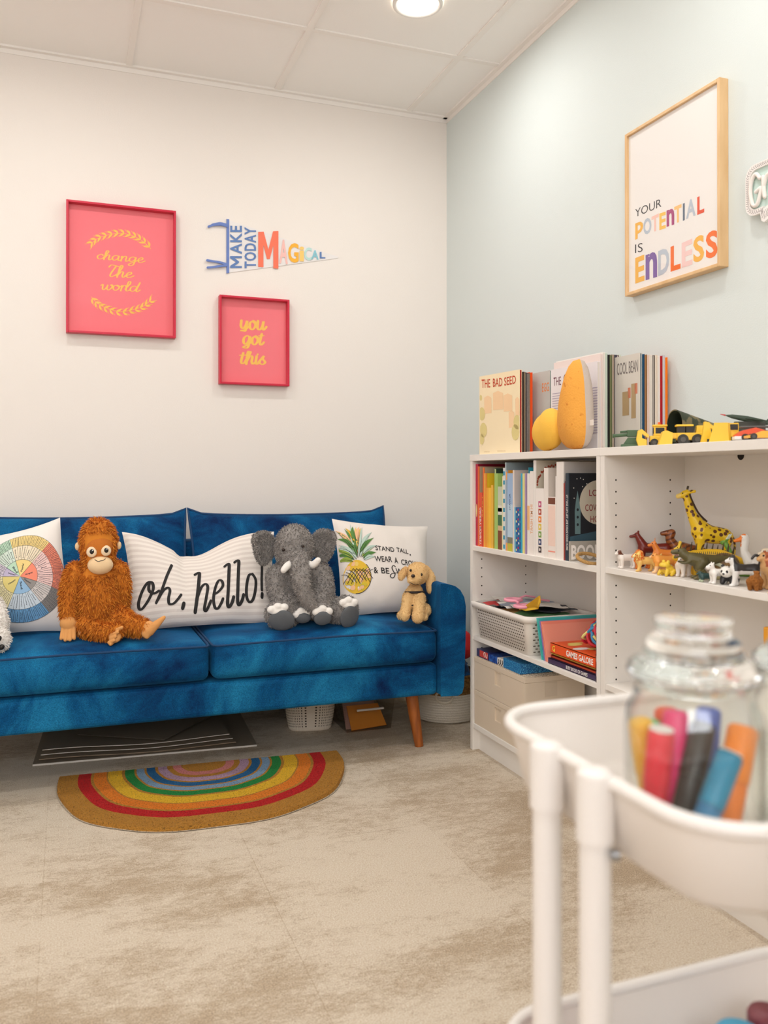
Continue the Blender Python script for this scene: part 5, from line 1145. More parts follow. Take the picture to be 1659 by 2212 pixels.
# horse
animal('toy_horse', 'dark red-brown toy horse at the back left of the shelf', -.150, -1.675, 150, quad(.075, .066, .015, neck=(.22, .36), head=.25, snout=.20, ear=.10, tail=[(.05, -.1), (.1, -.45)], lw=.0055, nr=.95), [pl((116, 30, 18), .3)], None, vox=.0018)
animal('toy_dog', 'white toy dog with brown ears at the left end of the shelf', -.246, -1.684, 168, quad(.040, .040, .0105, neck=(.16, .14), head=.36, snout=.12, ear=.0, tail=[(.1, .1), (.2, .2)], lw=.0046), [pl((240, 232, 224)), pl((110, 60, 40))], lambda c: 1 if (c.z > .037 and c.x < .027 and abs(c.y) > .002 and c.x > .012) else 0, vox=.0014)
def strp(c): return 1 if math.sin(c.x*620+c.z*150) > .62 and c.z > .012 else 0
animal('toy_tiger', 'small orange toy tiger with dark stripes behind the lion', -.210, -1.700, 170, quad(.042, .033, .0095, neck=(.14, .14), head=.36, snout=.1, ear=.05, tail=[(.15, .15)], lw=.004), [pl((240, 130, 34)), pl((120, 56, 24))], strp, vox=.0013)
t, hd = animal('toy_lion', 'toy lion with pale yellow face and orange mane near shelf left', -.246, -1.765, 160, quad(.044, .040, .0115, neck=(.14, .16), head=.40, snout=.12, ear=.03, tail=[(.2, .1), (.3, .3)], lw=.0046, stride=.01), [pl((240, 196, 110)), pl((246, 222, 150))], lambda c: 1 if c.x > .03 else 0, vox=.0014)
vf = blob([('e', (hd[0]-.004, 0, hd[1]-.003), (.010, .0135, .0150)), ('e', (hd[0]-.009, 0, hd[1]-.012), (.009, .010, .012))], .0014, 2); b = skin(B(), vf, lambda c: 0 if c.x > hd[0]-.006 else 1); b.fur(*vf, 700, .004, .0016, [1, 1, 0], (-.3, 0, -.4), None, 4); b.build('mane', [pl((248, 214, 120)), pl((238, 112, 30))], t, label='yellow mane turning orange')
animal('toy_lioness', 'tan and orange toy lioness striding behind the lion', -.222, -1.815, 155, quad(.056, .047, .0135, neck=(.16, .02), head=.32, snout=.12, ear=.04, tail=[(.2, .12), (.3, -.05)], lw=.0056, stride=.014), [pl((240, 160, 70)), pl((246, 200, 150))], lambda c: 1 if c.z < .018 or c.x > .04 else 0, vox=.0016)
animal('toy_goat', 'orange toy goat with two horns between horse and brown dinosaur', -.170, -1.752, 152, quad(.060, .056, .014, neck=(.16, .28), head=.28, snout=.16, ear=.0, tail=[(.06, .05)], lw=.0055, horn=(-.05, .22)), [pl((232, 136, 52)), pl((246, 206, 150))], lambda c: 1 if c.x > .062 else 0, vox=.0016)
# brown long-necked bird-like dinosaur
D = [('c', [(-.05, 0, .04), (0, 0, .046), (.02, 0, .05)], [.014, .021, .018]), ('c', [(.02, 0, .052), (.035, 0, .075), (.030, 0, .092)], [.016, .012, .011]), ('c', [(.030, 0, .093), (.055, 0, .090)], [.010, .006]), ('c', [(-.05, 0, .04), (-.095, 0, .03)], [.013, .003])]
for sy in (-1, 1): D.append(('c', [(-.005, sy*.012, .04), (-.010, sy*.013, .02), (.0, sy*.013, .004)], [.012, .007, .005]))
animal('toy_dinosaur', 'brown toy dinosaur with upright neck behind the goat', -.085, -1.712, 150, (D, (.034, .092, .011)), [pl((150, 84, 34)), pl((96, 44, 20))], lambda c: 1 if math.sin(c.z*500+c.x*200) > .3 else 0, vox=.0018)
# kangaroo-like yellow animal and spiny yellow dinosaur
animal('toy_kangaroo', 'yellow toy kangaroo with rounded upright ear', -.155, -1.820, 150, quad(.050, .054, .0125, neck=(.10, .22), head=.26, snout=.12, ear=.20, tail=[(.2, -.3)], lw=.005, earw=.9), [pl((244, 208, 60))], None, vox=.0016)
D = [('c', [(-.10, 0, .03), (-.03, 0, .048), (.03, 0, .046), (.065, 0, .040)], [.004, .017, .016, .010]), ('e', (.07, 0, .042), (.013, .009, .009))]
for sx in (-.025, .03):
    for sy in (-1, 1): D.append(('c', [(sx, sy*.011, .036), (sx, sy*.013, .004)], [.009, .006]))
t, _ = animal('toy_dinosaur', 'yellow toy dinosaur with dark spines on its back behind the olive one', -.170, -1.900, 150, (D, (.07, .042, .012)), [pl((240, 192, 40))], None, vox=.0018)
b = B()
for k in range(11):
    x = -.06+k*.0125; b.tube([(x, 0, .056), (x-.004, .003*(-1)**k, .076+.004*(k % 3))], [.003, .0008], 6)
b.build('back_spines', pl((70, 56, 30)), t)
# t-rex
D = [('c', [(-.085, 0, .060), (-.035, 0, .053), (.0, 0, .050), (.028, 0, .056)], [.003, .014, .021, .017]), ('c', [(.028, 0, .056), (.046, 0, .068)], [.015, .012]), ('e', (.050, 0, .074), (.014, .010, .0105)), ('c', [(.055, 0, .076), (.074, 0, .073)], [.008, .0062]), ('c', [(.050, 0, .066), (.068, 0, .0585)], [.0055, .004])]
for sy in (-1, 1):
    D += [('c', [(-.004, sy*.012, .048), (.006, sy*.015, .030), (-.008, sy*.015, .016), (.0, sy*.015, .005)], [.016, .011, .007, .006]), ('c', [(-.004, sy*.015, .004), (.020, sy*.017, .003)], [.006, .004]), ('c', [(.030, sy*.013, .050), (.044, sy*.016, .044), (.056, sy*.014, .046)], [.005, .0035, .003])]
t, _ = animal('toy_tyrannosaur', 'olive green toy tyrannosaur with open mouth in the shelf middle', -.232, -1.948, 152, (D, (.052, .075, .012)), [pl((92, 84, 48), .45), pl((128, 116, 74)), pl((96, 40, 26))], lambda c: 1 if c.z < .03 and abs(math.sin(c.x*300+c.z*420)) > .7 else 0, .86, vox=.0016)
b = B()
for k in range(22): x = -.07+k*.0052; b.tube([(x, 0, .066+.0045*math.sin((x+.07)*28) if x < .03 else .071), (x-.002, 0, .0745+.004*math.sin((x+.07)*28))], [.0015, .0004], 5)
b.build('back_ridge', pl((60, 54, 32)), t)
b = B()
for k in range(5):
    for sy in (-1, 1): b.tube([(.060+k*.0035, sy*.0045, .0685), (.060+k*.0035, sy*.0045, .0655)], [.0009, .0003], 5)
b.build('teeth', pl((238, 230, 210)), t)
B().ell((.060, 0, .066), (.010, .0045, .004)).build('mouth', pl((120, 36, 30)), t)
# frog
F_ = [('e', (0, 0, .014), (.016, .014, .013)), ('e', (.010, 0, .025), (.014, .014, .009)), ('e', (.008, 0, .016), (.013, .013, .006))]
for sy in (-1, 1): F_ += [('e', (.006, sy*.008, .034), .0045), ('c', [(.012, sy*.011, .012), (.018, sy*.013, .003)], [.005, .004]), ('c', [(-.008, sy*.012, .010), (.004, sy*.016, .003)], [.007, .004])]
t, _ = animal('toy_frog', 'yellow toy frog with wide open mouth at the shelf front', -.254, -1.858, 185, (F_, None), [pl((238, 200, 60)), pl((180, 120, 60))], lambda c: 1 if c.x > .016 and .016 < c.z < .023 else 0, vox=.0013)
animal('toy_cow', 'white toy calf facing the room behind the tyrannosaur arms', -.232, -1.888, 200, quad(.030, .042, .0115, neck=(.05, .08), head=.30, snout=.08, ear=.02, lw=.0052), [pl((240, 228, 216))], None, vox=.0014)
# brown shelled animal
S_ = [('e', (0, 0, .034), (.034, .024, .026)), ('c', [(.03, 0, .03), (.045, 0, .034)], [.010, .009])]
for sx in (-.02, .02):
    for sy in (-1, 1): S_.append(('c', [(sx, sy*.016, .02), (sx, sy*.018, .004)], [.008, .007]))
animal('toy_tortoise', 'brown domed toy tortoise behind the small white dog', -.172, -1.962, 150, (S_, None), [M((150, 116, 70), .6, mix=((100, 76, 44), 90, .4, .6)), pl((206, 196, 150))], lambda c: 1 if c.z < .016 else 0, vox=.0018)
b = B(); X = Matrix.Translation((-.215, -1.935, SH))
b.tube(crom([V((-.218, -1.93, SH+.052)), V((-.205, -1.95, SH+.042)), V((-.19, -1.975, SH+.032)), V((-.18, -2.0, SH+.006))], 4), [.0012]+[.006]*11+[.003], 8)
tag(b.build('toy_lizard', pl((206, 208, 178)), loc=(-.19, -1.96, SH)), 'pale grey-green toy lizard with its tail up beside the tyrannosaur', 'toy animal', 'toy animals on the shelf')
# green dragon at the back
D = [('c', [(.0, 0, .012), (.02, 0, .030), (.012, 0, .055), (.022, 0, .078)], [.010, .008, .006, .006]), ('e', (.027, 0, .083), (.010, .006, .0065)), ('c', [(.0, 0, .012), (-.04, 0, .010), (-.07, 0, .018)], [.010, .006, .002])]
for sy in (-1, 1): D.append(('c', [(.022, sy*.004, .088), (.012, sy*.008, .104)], [.003, .002]))
animal('toy_dragon', 'bright green toy dragon with tall pale horns behind the tortoise', -.105, -1.925, 120, (D, (.027, .083, .007)), [pl((110, 160, 60)), pl((216, 226, 210))], lambda c: 1 if c.z > .090 else 0, vox=.0015)
# small dark green dinosaur
animal('toy_dinosaur', 'tiny dark green toy dinosaur between the tyrannosaur foot and white dog', -.252, -1.992, 165, quad(.030, .022, .008, neck=(.2, .05), head=.4, snout=.2, ear=0, tail=[(.5, .1), (1.0, .0)], lw=.0035), [pl((46, 76, 74)), pl((190, 200, 170))], lambda c: 1 if c.z < .006 else 0, vox=.0012)
animal('toy_terrier', 'small white toy terrier at the front of the shelf', -.252, -2.030, 165, quad(.030, .036, .0100, neck=(.12, .20), head=.40, snout=.13, ear=.10, tail=[(.05, .25)], lw=.0045, sn_r=.7), [pl((244, 240, 234))], None, vox=.0013)
def panda(c): return 1 if (c.z < .014 or (.012 < c.x < .020 and c.z < .028) or (c.z > .040 and abs(c.y) > .006)) else 0
S_ = [('e', (0, 0, .020), (.019, .016, .016)), ('e', (.018, 0, .028), (.0135, .0150, .0130)), ('e', (.029, 0, .0245), (.006, .0065, .005))]
for sy in (-1, 1): S_ += [('e', (.012, sy*.0105, .040), (.0035, .0045, .0045)), ('c', [(.010, sy*.010, .014), (.014, sy*.011, .004)], [.007, .006]), ('c', [(-.010, sy*.011, .014), (-.006, sy*.013, .004)], [.008, .006])]
t, _ = animal('toy_panda', 'toy panda with a black and white face behind the husky', -.236, -2.048, 205, (S_, None), [pl((242, 238, 230)), pl((34, 32, 34))], panda, vox=.0013)
for sy in (-1, 1): B().ell((.0292, sy*.0058, .0310), (.0025, .0028, .0036), 0, (0, 0, 0), 8, 6).build('eye', BLK, t)
B().ell((.0345, 0, .0262), (.0018, .003, .0022), 0, None, 8, 6).build('nose', BLK, t)
def husk(c): return 1 if (c.z > .036 and c.x < .026) or (c.z > .064 and c.x < .040) else 0
animal('toy_husky', 'black and white toy husky with a curled tail at the shelf front', -.232, -2.090, 152, quad(.050, .052, .0135, neck=(.14, .22), head=.32, snout=.13, ear=.10, tail=[(.05, .35), (-.15, .50), (-.30, .35)], lw=.0056, stride=.012), [pl((238, 236, 232)), pl((58, 56, 56))], husk, vox=.0015)
# goose
D = [('e', (0, 0, .040), (.034, .020, .020)), ('c', [(.025, 0, .046), (.036, 0, .070), (.034, 0, .096)], [.014, .009, .010]), ('e', (.036, 0, .100), (.011, .010, .011)), ('c', [(.042, 0, .098), (.057, 0, .094)], [.006, .004])]
for sy in (-1, 1): D += [('c', [(.0, sy*.008, .026), (.004, sy*.008, .004)], [.004, .003]), ('e', (.008, sy*.008, .0035), (.011, .006, .003))]
animal('toy_goose', 'white toy goose with an orange beak at the back of the shelf', -.120, -2.020, 155, (D, (.036, .100, .010)), [pl((234, 230, 222)), pl((236, 124, 30))], lambda c: 1 if (c.x > .044 and c.z > .08) or c.z < .012 or (c.z > .107 and c.x > .034) else 0, vox=.0016)
animal('toy_lion', 'large brown toy lion with a reddish mane at the right image edge', -.195, -2.150, 165, quad(.06, .062, .017, neck=(.10, .22), head=.38, snout=.13, ear=.05, lw=.0075, nr=1.1), [pl((214, 168, 112)), pl((176, 88, 40)), pl((238, 210, 170))], lambda c: 1 if (.012 < c.x < .036 and c.z > .05) else (2 if c.x > .052 else 0), vox=.0018)
animal('toy_poodle', 'brown curly toy puppy with its back to the room at the shelf edge', -.262, -2.150, 25, quad(.024, .034, .0115, neck=(.06, .12), head=.42, snout=.08, ear=.0, lw=.0055), [M((178, 110, 40), .8, bump=(260, 1.0))], None, vox=.0013)
animal('toy_antelope', 'slender tan toy antelope with long legs at the right edge of the picture', -.240, -2.215, 150, quad(.055, .060, .0115, neck=(.12, .25), head=.22, snout=.13, ear=.06, lw=.0045, stride=.02, horn=(-.1, .2)), [pl((206, 130, 80)), pl((240, 218, 190))], lambda c: 1 if c.z < .034 else 0, vox=.0016)
animal('toy_ram', 'cream toy ram with curled brown horns behind the brown lion', -.130, -2.085, 160, quad(.055, .066, .018, neck=(.10, .18), head=.32, snout=.12, ear=.0, lw=.007), [pl((232, 216, 190)), pl((70, 60, 56))], lambda c: 1 if c.z < .02 else 0, vox=.0018)

# ------------------------------------------------------------------ toy vehicles on top of the right bookcase
YEL = M((250, 200, 44), .35); DKG = M((52, 48, 44), .6); OLV = M((70, 98, 66), .5)
def wheel(b, x, y, r, w, m=1, hub=2):
    b.cyl((x, y-w/2, r), (x, y+w/2, r), r, None, 18, m); b.cyl((x, y-w/2-.0008, r), (x, y+w/2+.0008, r), r*.5, None, 12, hub)
def veh(name, label, x, y, rz, cat='toy vehicle'): return thing(name, label, cat, (x, y, 1.0604), R(rz), 'toy vehicles on the bookcase', world=False)
def wheels(t, lst, w=.010):
    for x, y, r in lst:
        b = B(); wheel(b, x, y, r, w, 0, 1); b.build('wheel', [DKG, M((84, 80, 74), .5)], t)
VA = -33
t = veh('toy_cannon', 'dark green toy field cannon at the left of the toy vehicles', -.222, -1.672, VA)
B().box(-.028, .030, -.018, .018, .0, .008).prism([(-.022, .008), (.024, .008), (.014, .026), (-.010, .026)], lambda a, c, k: (a, -.012+.024*k, c)).build('carriage', OLV, t, bevel=.001)
b = B(); b.box(-.012, .022, -.010, .010, .028, .046); b.cyl((-.012, 0, .034), (-.046, 0, .031), .0048, .0042); b.cyl((-.012, 0, .0425), (-.030, 0, .041), .003); b.cyl((-.046, 0, .031), (-.050, 0, .031), .0058); b.build('gun_barrel', OLV, t, bevel=.0008)
t = veh('toy_excavator', 'yellow toy digger with an orange roof beacon next to the cannon', -.200, -1.735, VA)
b = B(); b.box(-.010, .040, -.016, .016, .012, .028); b.box(.0, .030, -.014, .014, .028, .052); b.box(-.003, .034, -.016, .016, .052, .057); b.build('body', YEL, t, bevel=.0015)
b = B(); b.box(-.0006, .0306, -.010, .010, .034, .049); b.box(.004, .026, -.0146, .0146, .034, .049); b.build('cab_window', DKG, t)
b = B(); b.prism([(-.012, .030), (-.030, .046), (-.040, .042), (-.044, .018), (-.038, .0), (-.018, .0), (-.018, .018), (-.030, .022), (-.030, .034), (-.014, .022)], lambda a, c, k: (a, -.011+.022*k, c)); b.build('bucket_arm', YEL, t, bevel=.001)
B().cyl((.014, 0, .057), (.014, 0, .064), .0035).build('beacon', M((236, 104, 40), .4), t); wheels(t, [(.0, -.018, .010), (.0, .018, .010), (.030, -.018, .010), (.030, .018, .010)])
t = veh('toy_loader', 'yellow toy wheel loader with a big front bucket and black wheels', -.215, -1.842, VA)
b = B(); b.box(.0, .062, -.014, .014, .012, .030); b.prism([(.046, .030), (.066, .030), (.062, .048), (.048, .048)], lambda a, c, k: (a, -.012+.024*k, c)); b.box(-.002, .040, -.015, .015, .046, .051); b.box(.062, .070, -.012, .012, .014, .036); b.build('body', YEL, t, bevel=.0015)
B().box(.022, .040, -.012, .012, .03, .046).build('engine_block', DKG, t, bevel=.001); B().box(.002, .020, -.011, .011, .03, .046).build('cab_window', DKG, t)
b = B(); b.prism([(-.044, .0), (-.012, .0), (-.010, .030), (-.024, .036), (-.034, .034)], lambda a, c, k: (a, -.021+.042*k, c)); b.box(-.016, .002, -.010, -.004, .016, .030); b.box(-.016, .002, .004, .010, .016, .030); b.build('bucket', YEL, t, bevel=.0015)
wheels(t, [(.014, -.018, .013), (.014, .018, .013), (.048, -.018, .013), (.048, .018, .013)], .012)
t = veh('toy_crane', 'yellow toy backhoe arm standing behind the wheel loader bucket', -.215, -1.950, VA)
b = B(); b.prism([(-.014, .0), (.012, .0), (.010, .022), (.006, .050), (-.006, .052), (-.010, .020)], lambda a, c, k: (a, -.008+.016*k, c)); b.prism([(.004, .050), (.022, .036), (.026, .006), (.018, .006), (.016, .030), (.002, .042)], lambda a, c, k: (a, -.006+.012*k, c)); b.build('digger_arm', YEL, t, bevel=.001); B().box(.0, .034, -.012, .012, .0, .010).build('base', DKG, t)
t = veh('toy_bulldozer', 'yellow toy bulldozer with a tall blade right of the loader', -.225, -2.020, VA)
b = B(); b.prism([(-.038, .0), (.006, .0), (.003, .044), (-.026, .044)], lambda a, c, k: (a+.006*k, -.026+.008*k, c)); b.build('blade', YEL, t, bevel=.0015)
b = B(); b.box(-.012, .040, -.010, .016, .008, .024); b.box(.006, .030, -.008, .014, .024, .044); b.prism([(.004, .014), (.036, .006), (.038, .010), (.006, .022)], lambda a, c, k: (a, -.016+.004*k, c)); b.build('body', YEL, t, bevel=.001)
B().box(-.010, .042, -.014, -.008, .0, .014).box(-.010, .042, .014, .020, .0, .014).build('track', DKG, t, bevel=.003); B().box(.008, .028, -.0086, .0146, .028, .041).build('cab_window', DKG, t)
CAMO = M((120, 108, 76), .7, mix=((54, 62, 44), 42, .47, .53)); 
t = veh('toy_truck', 'green and brown camouflage toy truck with open canvas back by the wall', -.125, -1.790, -6); t.scale = (.88, 1.2, 1.25)
b = B(); arc = [(.030*math.cos(a), .040+.036*math.sin(a)**.8) for a in [math.pi*i/14 for i in range(15)]]
vs = [(-.055, y, z) for y, z in [(.030, .014)]+arc+[(-.030, .014)]]; vs2 = [(.075, y*.8, .014+(z-.014)*.55) for _, y, z in vs]; n = len(vs)
b.add(vs+vs2, [(i, i+1, n+i+1, n+i) for i in range(n-1)], 0, True); vi = [(x, y*.95, z*.97) for x, y, z in vs]; vi2 = [(x, y*.95, z*.95) for x, y, z in vs2]
b.add(vi+vi2, [(i+1, i, n+i, n+i+1) for i in range(n-1)]+[tuple(range(n, 2*n))], 1, True); b.add(vs+vi, [(i+1, i, n+i, n+i+1) for i in range(n-1)], 0)
b.build('canvas_cover', [CAMO, M((34, 46, 32), .8)], t, label='camouflage canvas, dark green inside')
B().box(-.055, .085, -.028, .028, .008, .0145).box(.072, .10, -.022, .022, .0145, .040).build('chassis', M((76, 84, 60), .6), t, bevel=.001); wheels(t, [(-.035, -.024, .010), (-.035, .024, .010), (.01, -.024, .010), (.01, .024, .010), (.08, -.022, .010), (.08, .022, .010)], .008)
t = veh('toy_jet', 'dark green toy jet with red-tipped nose tilted at the back of the vehicles', -.105, -1.965, VA)
b = B(); b.tube([(-.050, 0, .070), (-.035, 0, .067), (.0, 0, .060), (.045, 0, .050), (.055, 0, .050)], [.001, .005, .0075, .006, .002], 10, 0); b.build('fuselage', M((50, 66, 50), .5), t)
b = B(); b.prism([(-.012, .0), (.02, .036), (.032, .036), (.026, 0), (.032, -.036), (.02, -.036)], lambda a, c, k: (a, c, .059-.2*a+.0016*k)); b.prism([(.035, .052), (.055, .050), (.060, .070), (.052, .070)], lambda a, c, k: (a, -.001+.002*k, c-.004)); b.build('wings', M((44, 58, 44), .5), t)
B().cyl((-.050, 0, .070), (-.062, 0, .073), .0022, .0006, 8).build('nose_cone', M((190, 56, 50), .5), t); B().box(-.03, .04, -.006, .006, 0, .054).build('stand', M((60, 60, 52), .6), t)
t = veh('toy_race_car', 'orange-red toy vehicle with a grey roof rack and white front', -.205, -2.090, VA)
b = B(); b.prism([(-.040, .006), (.045, .006), (.048, .018), (.020, .024), (.0, .030), (-.026, .024), (-.042, .014)], lambda a, c, k: (a, -.017+.034*k, c)); b.build('body', M((236, 84, 40), .35), t, bevel=.002)
B().box(-.044, -.020, -.0185, .0185, .003, .011).build('bumper', M((236, 232, 230), .4), t, bevel=.002); B().box(-.030, .034, -.012, .012, .030, .034).build('roof_rack', M((96, 96, 92), .5), t, bevel=.001); wheels(t, [(-.022, -.016, .008), (-.022, .016, .008), (.030, -.016, .008), (.030, .016, .008)], .007)
t = veh('toy_sports_car', 'flat orange-yellow toy sports car at the right image edge', -.238, -2.150, VA)
b = B(); b.prism([(-.036, .004), (.036, .004), (.037, .012), (.018, .018), (-.004, .019), (-.020, .012), (-.037, .009)], lambda a, c, k: (a, -.015+.030*k, c)); b.build('body', M((248, 178, 54), .3), t, bevel=.0025); B().prism([(-.010, .0145), (.012, .0185), (.002, .0195)], lambda a, c, k: (a, -.011+.022*k, c+.0006)).build('windscreen', DKG, t); wheels(t, [(-.022, -.0145, .007), (-.022, .0145, .007), (.024, -.0145, .007), (.024, .0145, .007)], .006)
t = veh('toy_tank', 'olive toy tank with a long gun at the far right of vehicles', -.165, -2.165, VA)
B().box(-.034, .034, -.018, .018, .010, .022).build('hull', M((120, 116, 80), .5), t, bevel=.002); b = B(); b.cyl((.004, 0, .022), (.004, 0, .034), .014, .012, 16); b.cyl((-.008, 0, .029), (-.050, 0, .030), .0025); b.build('turret', M((112, 110, 76), .5), t)
B().box(-.036, .036, -.022, -.012, .0, .013).box(-.036, .036, .012, .022, .0, .013).build('track', DKG, t, bevel=.004)
# boxes on the shelf below the animals
gb_ = lambda lab, x0, x1, yl, yr, z0, z1, m: tag(B().box(x0, x1, yr, yl, z0, z1).build('toy_box', m, loc=((x0+x1)/2, (yl+yr)/2, z0), bevel=.003), lab, 'box', 'boxes on the shelf under the animals')
gb_('orange-brown box at the bottom of the little stack on right shelf', -.25, -.06, -2.150, -2.33, .4195, .490, M((190, 120, 70), .5))
gb_('pale grey box in the little stack on the right shelf', -.24, -.07, -2.140, -2.31, .4905, .560, M((206, 214, 206), .5))
gb_('navy box in the little stack on the right shelf', -.235, -.08, -2.145, -2.30, .5605, .590, M((44, 44, 70), .5))
gb_('golden yellow box at the top of the little stack on right shelf', -.23, -.09, -2.140, -2.29, .5905, .655, M((232, 160, 40), .5))

# ------------------------------------------------------------------ floor: mat, boards, bins
MATC = [M(c, .95, bump=(260, 1.0), mix=(tuple(int(x*.62) for x in c), 210, .52, .72)) for c in ((200, 140, 52), (206, 26, 28), (244, 138, 36), (246, 196, 46), (34, 146, 66), (140, 172, 200), (30, 104, 156), (196, 160, 184), (226, 142, 134), (222, 206, 180))]
rings = [(1.0, .87, 0), (.87, .785, 1), (.785, .765, 0), (.765, .68, 2), (.68, .67, 0), (.67, .575, 3), (.575, .555, 0), (.555, .49, 4), (.49, .475, 0), (.475, .42, 5), (.42, .405, 0), (.405, .345, 6), (.345, .325, 0), (.325, .26, 7), (.26, .22, 0), (.22, .16, 8), (.16, 0, 0)]
mo = V((-1.215, -.675, 0)); ma = R(-3.9)
def mp_(r, a, z=.014):
    ww = 1+.012*math.sin(a*3+1)+.006*math.sin(a*11); x = .458*r*math.copysign(abs(math.cos(a))**.88, math.cos(a)); y = -.52*r*abs(math.sin(a))**.88
    x *= ww; y *= ww; return mo+V((x*math.cos(ma)-y*math.sin(ma), x*math.sin(ma)+y*math.cos(ma), z))
b = B(); src = []
for r1, r0, c in rings:
    n = 60; vs = [mp_(r1, math.pi*i/n) for i in range(n+1)]+[mp_(r0, math.pi*i/n) for i in range(n+1)]
    fs = [(n+1+i, n+1+i+1, i+1, i) for i in range(n)]; fs = [f[::-1] for f in fs]; b.add(vs, fs, c); src.append((vs, fs, c, r1*r1-r0*r0))
n = 60; ed = [mp_(1, math.pi*i/n) for i in range(n+1)]; eb = [mp_(1.004, math.pi*i/n, .0005) for i in range(n+1)]
b.add(ed+eb, [(i, i+1, n+2+i, n+1+i) for i in range(n)]+[(n, 0, n+1, 2*n+1)], 0)
for vs, fs, c, ar in src: b.fur(vs, fs, int(34000*ar)+60, .0085, .0026, [c], (0, 0, .2), None, c+3, .45)
b.add([mp_(1.012, math.pi*i/n, .0025) for i in range(n+1)]+[mp_(.98, math.pi*i/n, .0025) for i in range(n+1)], [(i, i+1, n+2+i, n+1+i) for i in range(n)], 9)
tag(b.build('door_mat', MATC, loc=tuple(mo)), 'half-round coir mat with rainbow bands on the carpet before the sofa', 'mat')
BRD = M((228, 222, 212), .6); BRE = M((150, 130, 108), .7)
def sheet(label, pts, z, th, m, wav=0, z2=None):
    A, B_, C_, D = [V((x, y, 0)) for x, y in pts]; b = B()
    def f(u, v, k): p = (A.lerp(B_, u)).lerp(D.lerp(C_, u), v); p.z = z+((z2-z)*v if z2 is not None else 0)+wav*(math.sin(u*6.5+1)*.5+.5)*(1-v*.5)+k*th; return p
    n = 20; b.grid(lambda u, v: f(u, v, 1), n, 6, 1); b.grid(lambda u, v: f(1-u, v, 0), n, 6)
    for k in range(n): b.add([f(k/n, 0, 0), f((k+1)/n, 0, 0), f((k+1)/n, 0, 1), f(k/n, 0, 1)], [(0, 1, 2, 3)])
    b.add([f(1, 0, 0), f(1, 1, 0), f(1, 1, 1), f(1, 0, 1)], [(0, 1, 2, 3)]); b.add([f(0, 1, 0), f(0, 0, 0), f(0, 0, 1), f(0, 1, 1)], [(0, 1, 2, 3)])
    tag(b.build('poster_board', [m, M((142, 127, 106), .7)], loc=(A.x, A.y, z)), label, 'board', 'boards stored under the sofa')  # top faces tinted grey-brown, the sofa's shade put into the colour
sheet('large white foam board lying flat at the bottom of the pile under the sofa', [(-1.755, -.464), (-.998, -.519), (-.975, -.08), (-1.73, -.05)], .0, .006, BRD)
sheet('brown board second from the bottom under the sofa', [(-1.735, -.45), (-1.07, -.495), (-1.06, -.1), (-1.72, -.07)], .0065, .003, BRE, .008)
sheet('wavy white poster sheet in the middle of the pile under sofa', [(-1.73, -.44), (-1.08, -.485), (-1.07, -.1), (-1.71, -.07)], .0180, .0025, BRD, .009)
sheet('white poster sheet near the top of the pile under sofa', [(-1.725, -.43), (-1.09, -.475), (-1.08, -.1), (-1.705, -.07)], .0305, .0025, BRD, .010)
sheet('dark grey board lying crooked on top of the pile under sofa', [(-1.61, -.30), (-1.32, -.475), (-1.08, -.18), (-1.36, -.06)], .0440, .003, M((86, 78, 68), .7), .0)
t = thing('storage_basket', 'white knit-pattern plastic basket under the sofa', 'basket', (-.745, -.335, 0))
KN = M((226, 214, 196), .55)
b = B(); dk = B()
def kb(u, z, o=0):
    a = 2*math.pi*u; s = .078+.024*(z/.15)**.6; c = math.copysign(abs(math.cos(a))**.5, math.cos(a)); d = math.copysign(abs(math.sin(a))**.5, math.sin(a))
    x, y = (s+o)*1.0*c, (s+o)*.86*d; th = R(-12); return V((-.752+x*math.cos(th)-y*math.sin(th), -.345+x*math.sin(th)+y*math.cos(th), z+.001))
b.grid(lambda u, v: kb(u, .15*v, .0015*abs(math.sin(v*26))+.001*math.sin(u*250)), 160, 40); b.grid(lambda u, v: kb(1-u, .15*v, -.004), 60, 4); b.add([kb(k/60, .002) for k in range(60)], [tuple(range(60))[::-1]]); b.grid(lambda u, v: kb(u, .15, -.004+.008*v), 60, 1)
bo = b.build('body', KN, t)
for i in range(72):
    for j in range(12):
        u = (i+.5)/72; z = .018+.0105*j
        dk.add([kb(u-.0022, z, .0030), kb(u+.0022, z, .0030), kb(u+.0022, z+.0052, .0030), kb(u-.0022, z+.0052, .0030)], [(0, 1, 2, 3)])
dk.build('weave_holes', M((70, 60, 48), .9), bo)
BIN = clear((236, 232, 226), 1.3, 'clear_plastic')
def clearbin(label, x0, x1, y0, y1, h):
    t = thing('storage_bin', label, 'box', ((x0+x1)/2, (y0+y1)/2, 0)); i = .012; b = B()
    bt = [(x0+i, y0+i, .002), (x1-i, y0+i, .002), (x1-i, y1-i, .002), (x0+i, y1-i, .002)]; tp = [(x0, y0, h), (x1, y0, h), (x1, y1, h), (x0, y1, h)]
    b.add(bt+tp, [(3, 2, 1, 0)]+[(k, (k+1) % 4, 4+(k+1) % 4, 4+k) for k in range(4)]); b.build('body', BIN, t)
    M_ = M((214, 206, 196), .3); b = B()
    for a, c, d, e in ((x0-.006, x1+.006, y0-.006, y0+.004), (x0-.006, x1+.006, y1-.004, y1+.006), (x0-.006, x0+.004, y0, y1), (x1-.004, x1+.006, y0, y1)): b.box(a, c, d, e, h-.002, h+.010)
    b.build('rim', M_, t, bevel=.002); B().box((x0+x1)/2-.055, (x0+x1)/2+.055, y0-.008, y0-.001, h-.042, h-.034).build('front_ridge', M_, t, bevel=.002)
    return t
clearbin('clear plastic bin holding orange paper under the sofa beside its front leg', -.655, -.450, -.495, -.20, .125)
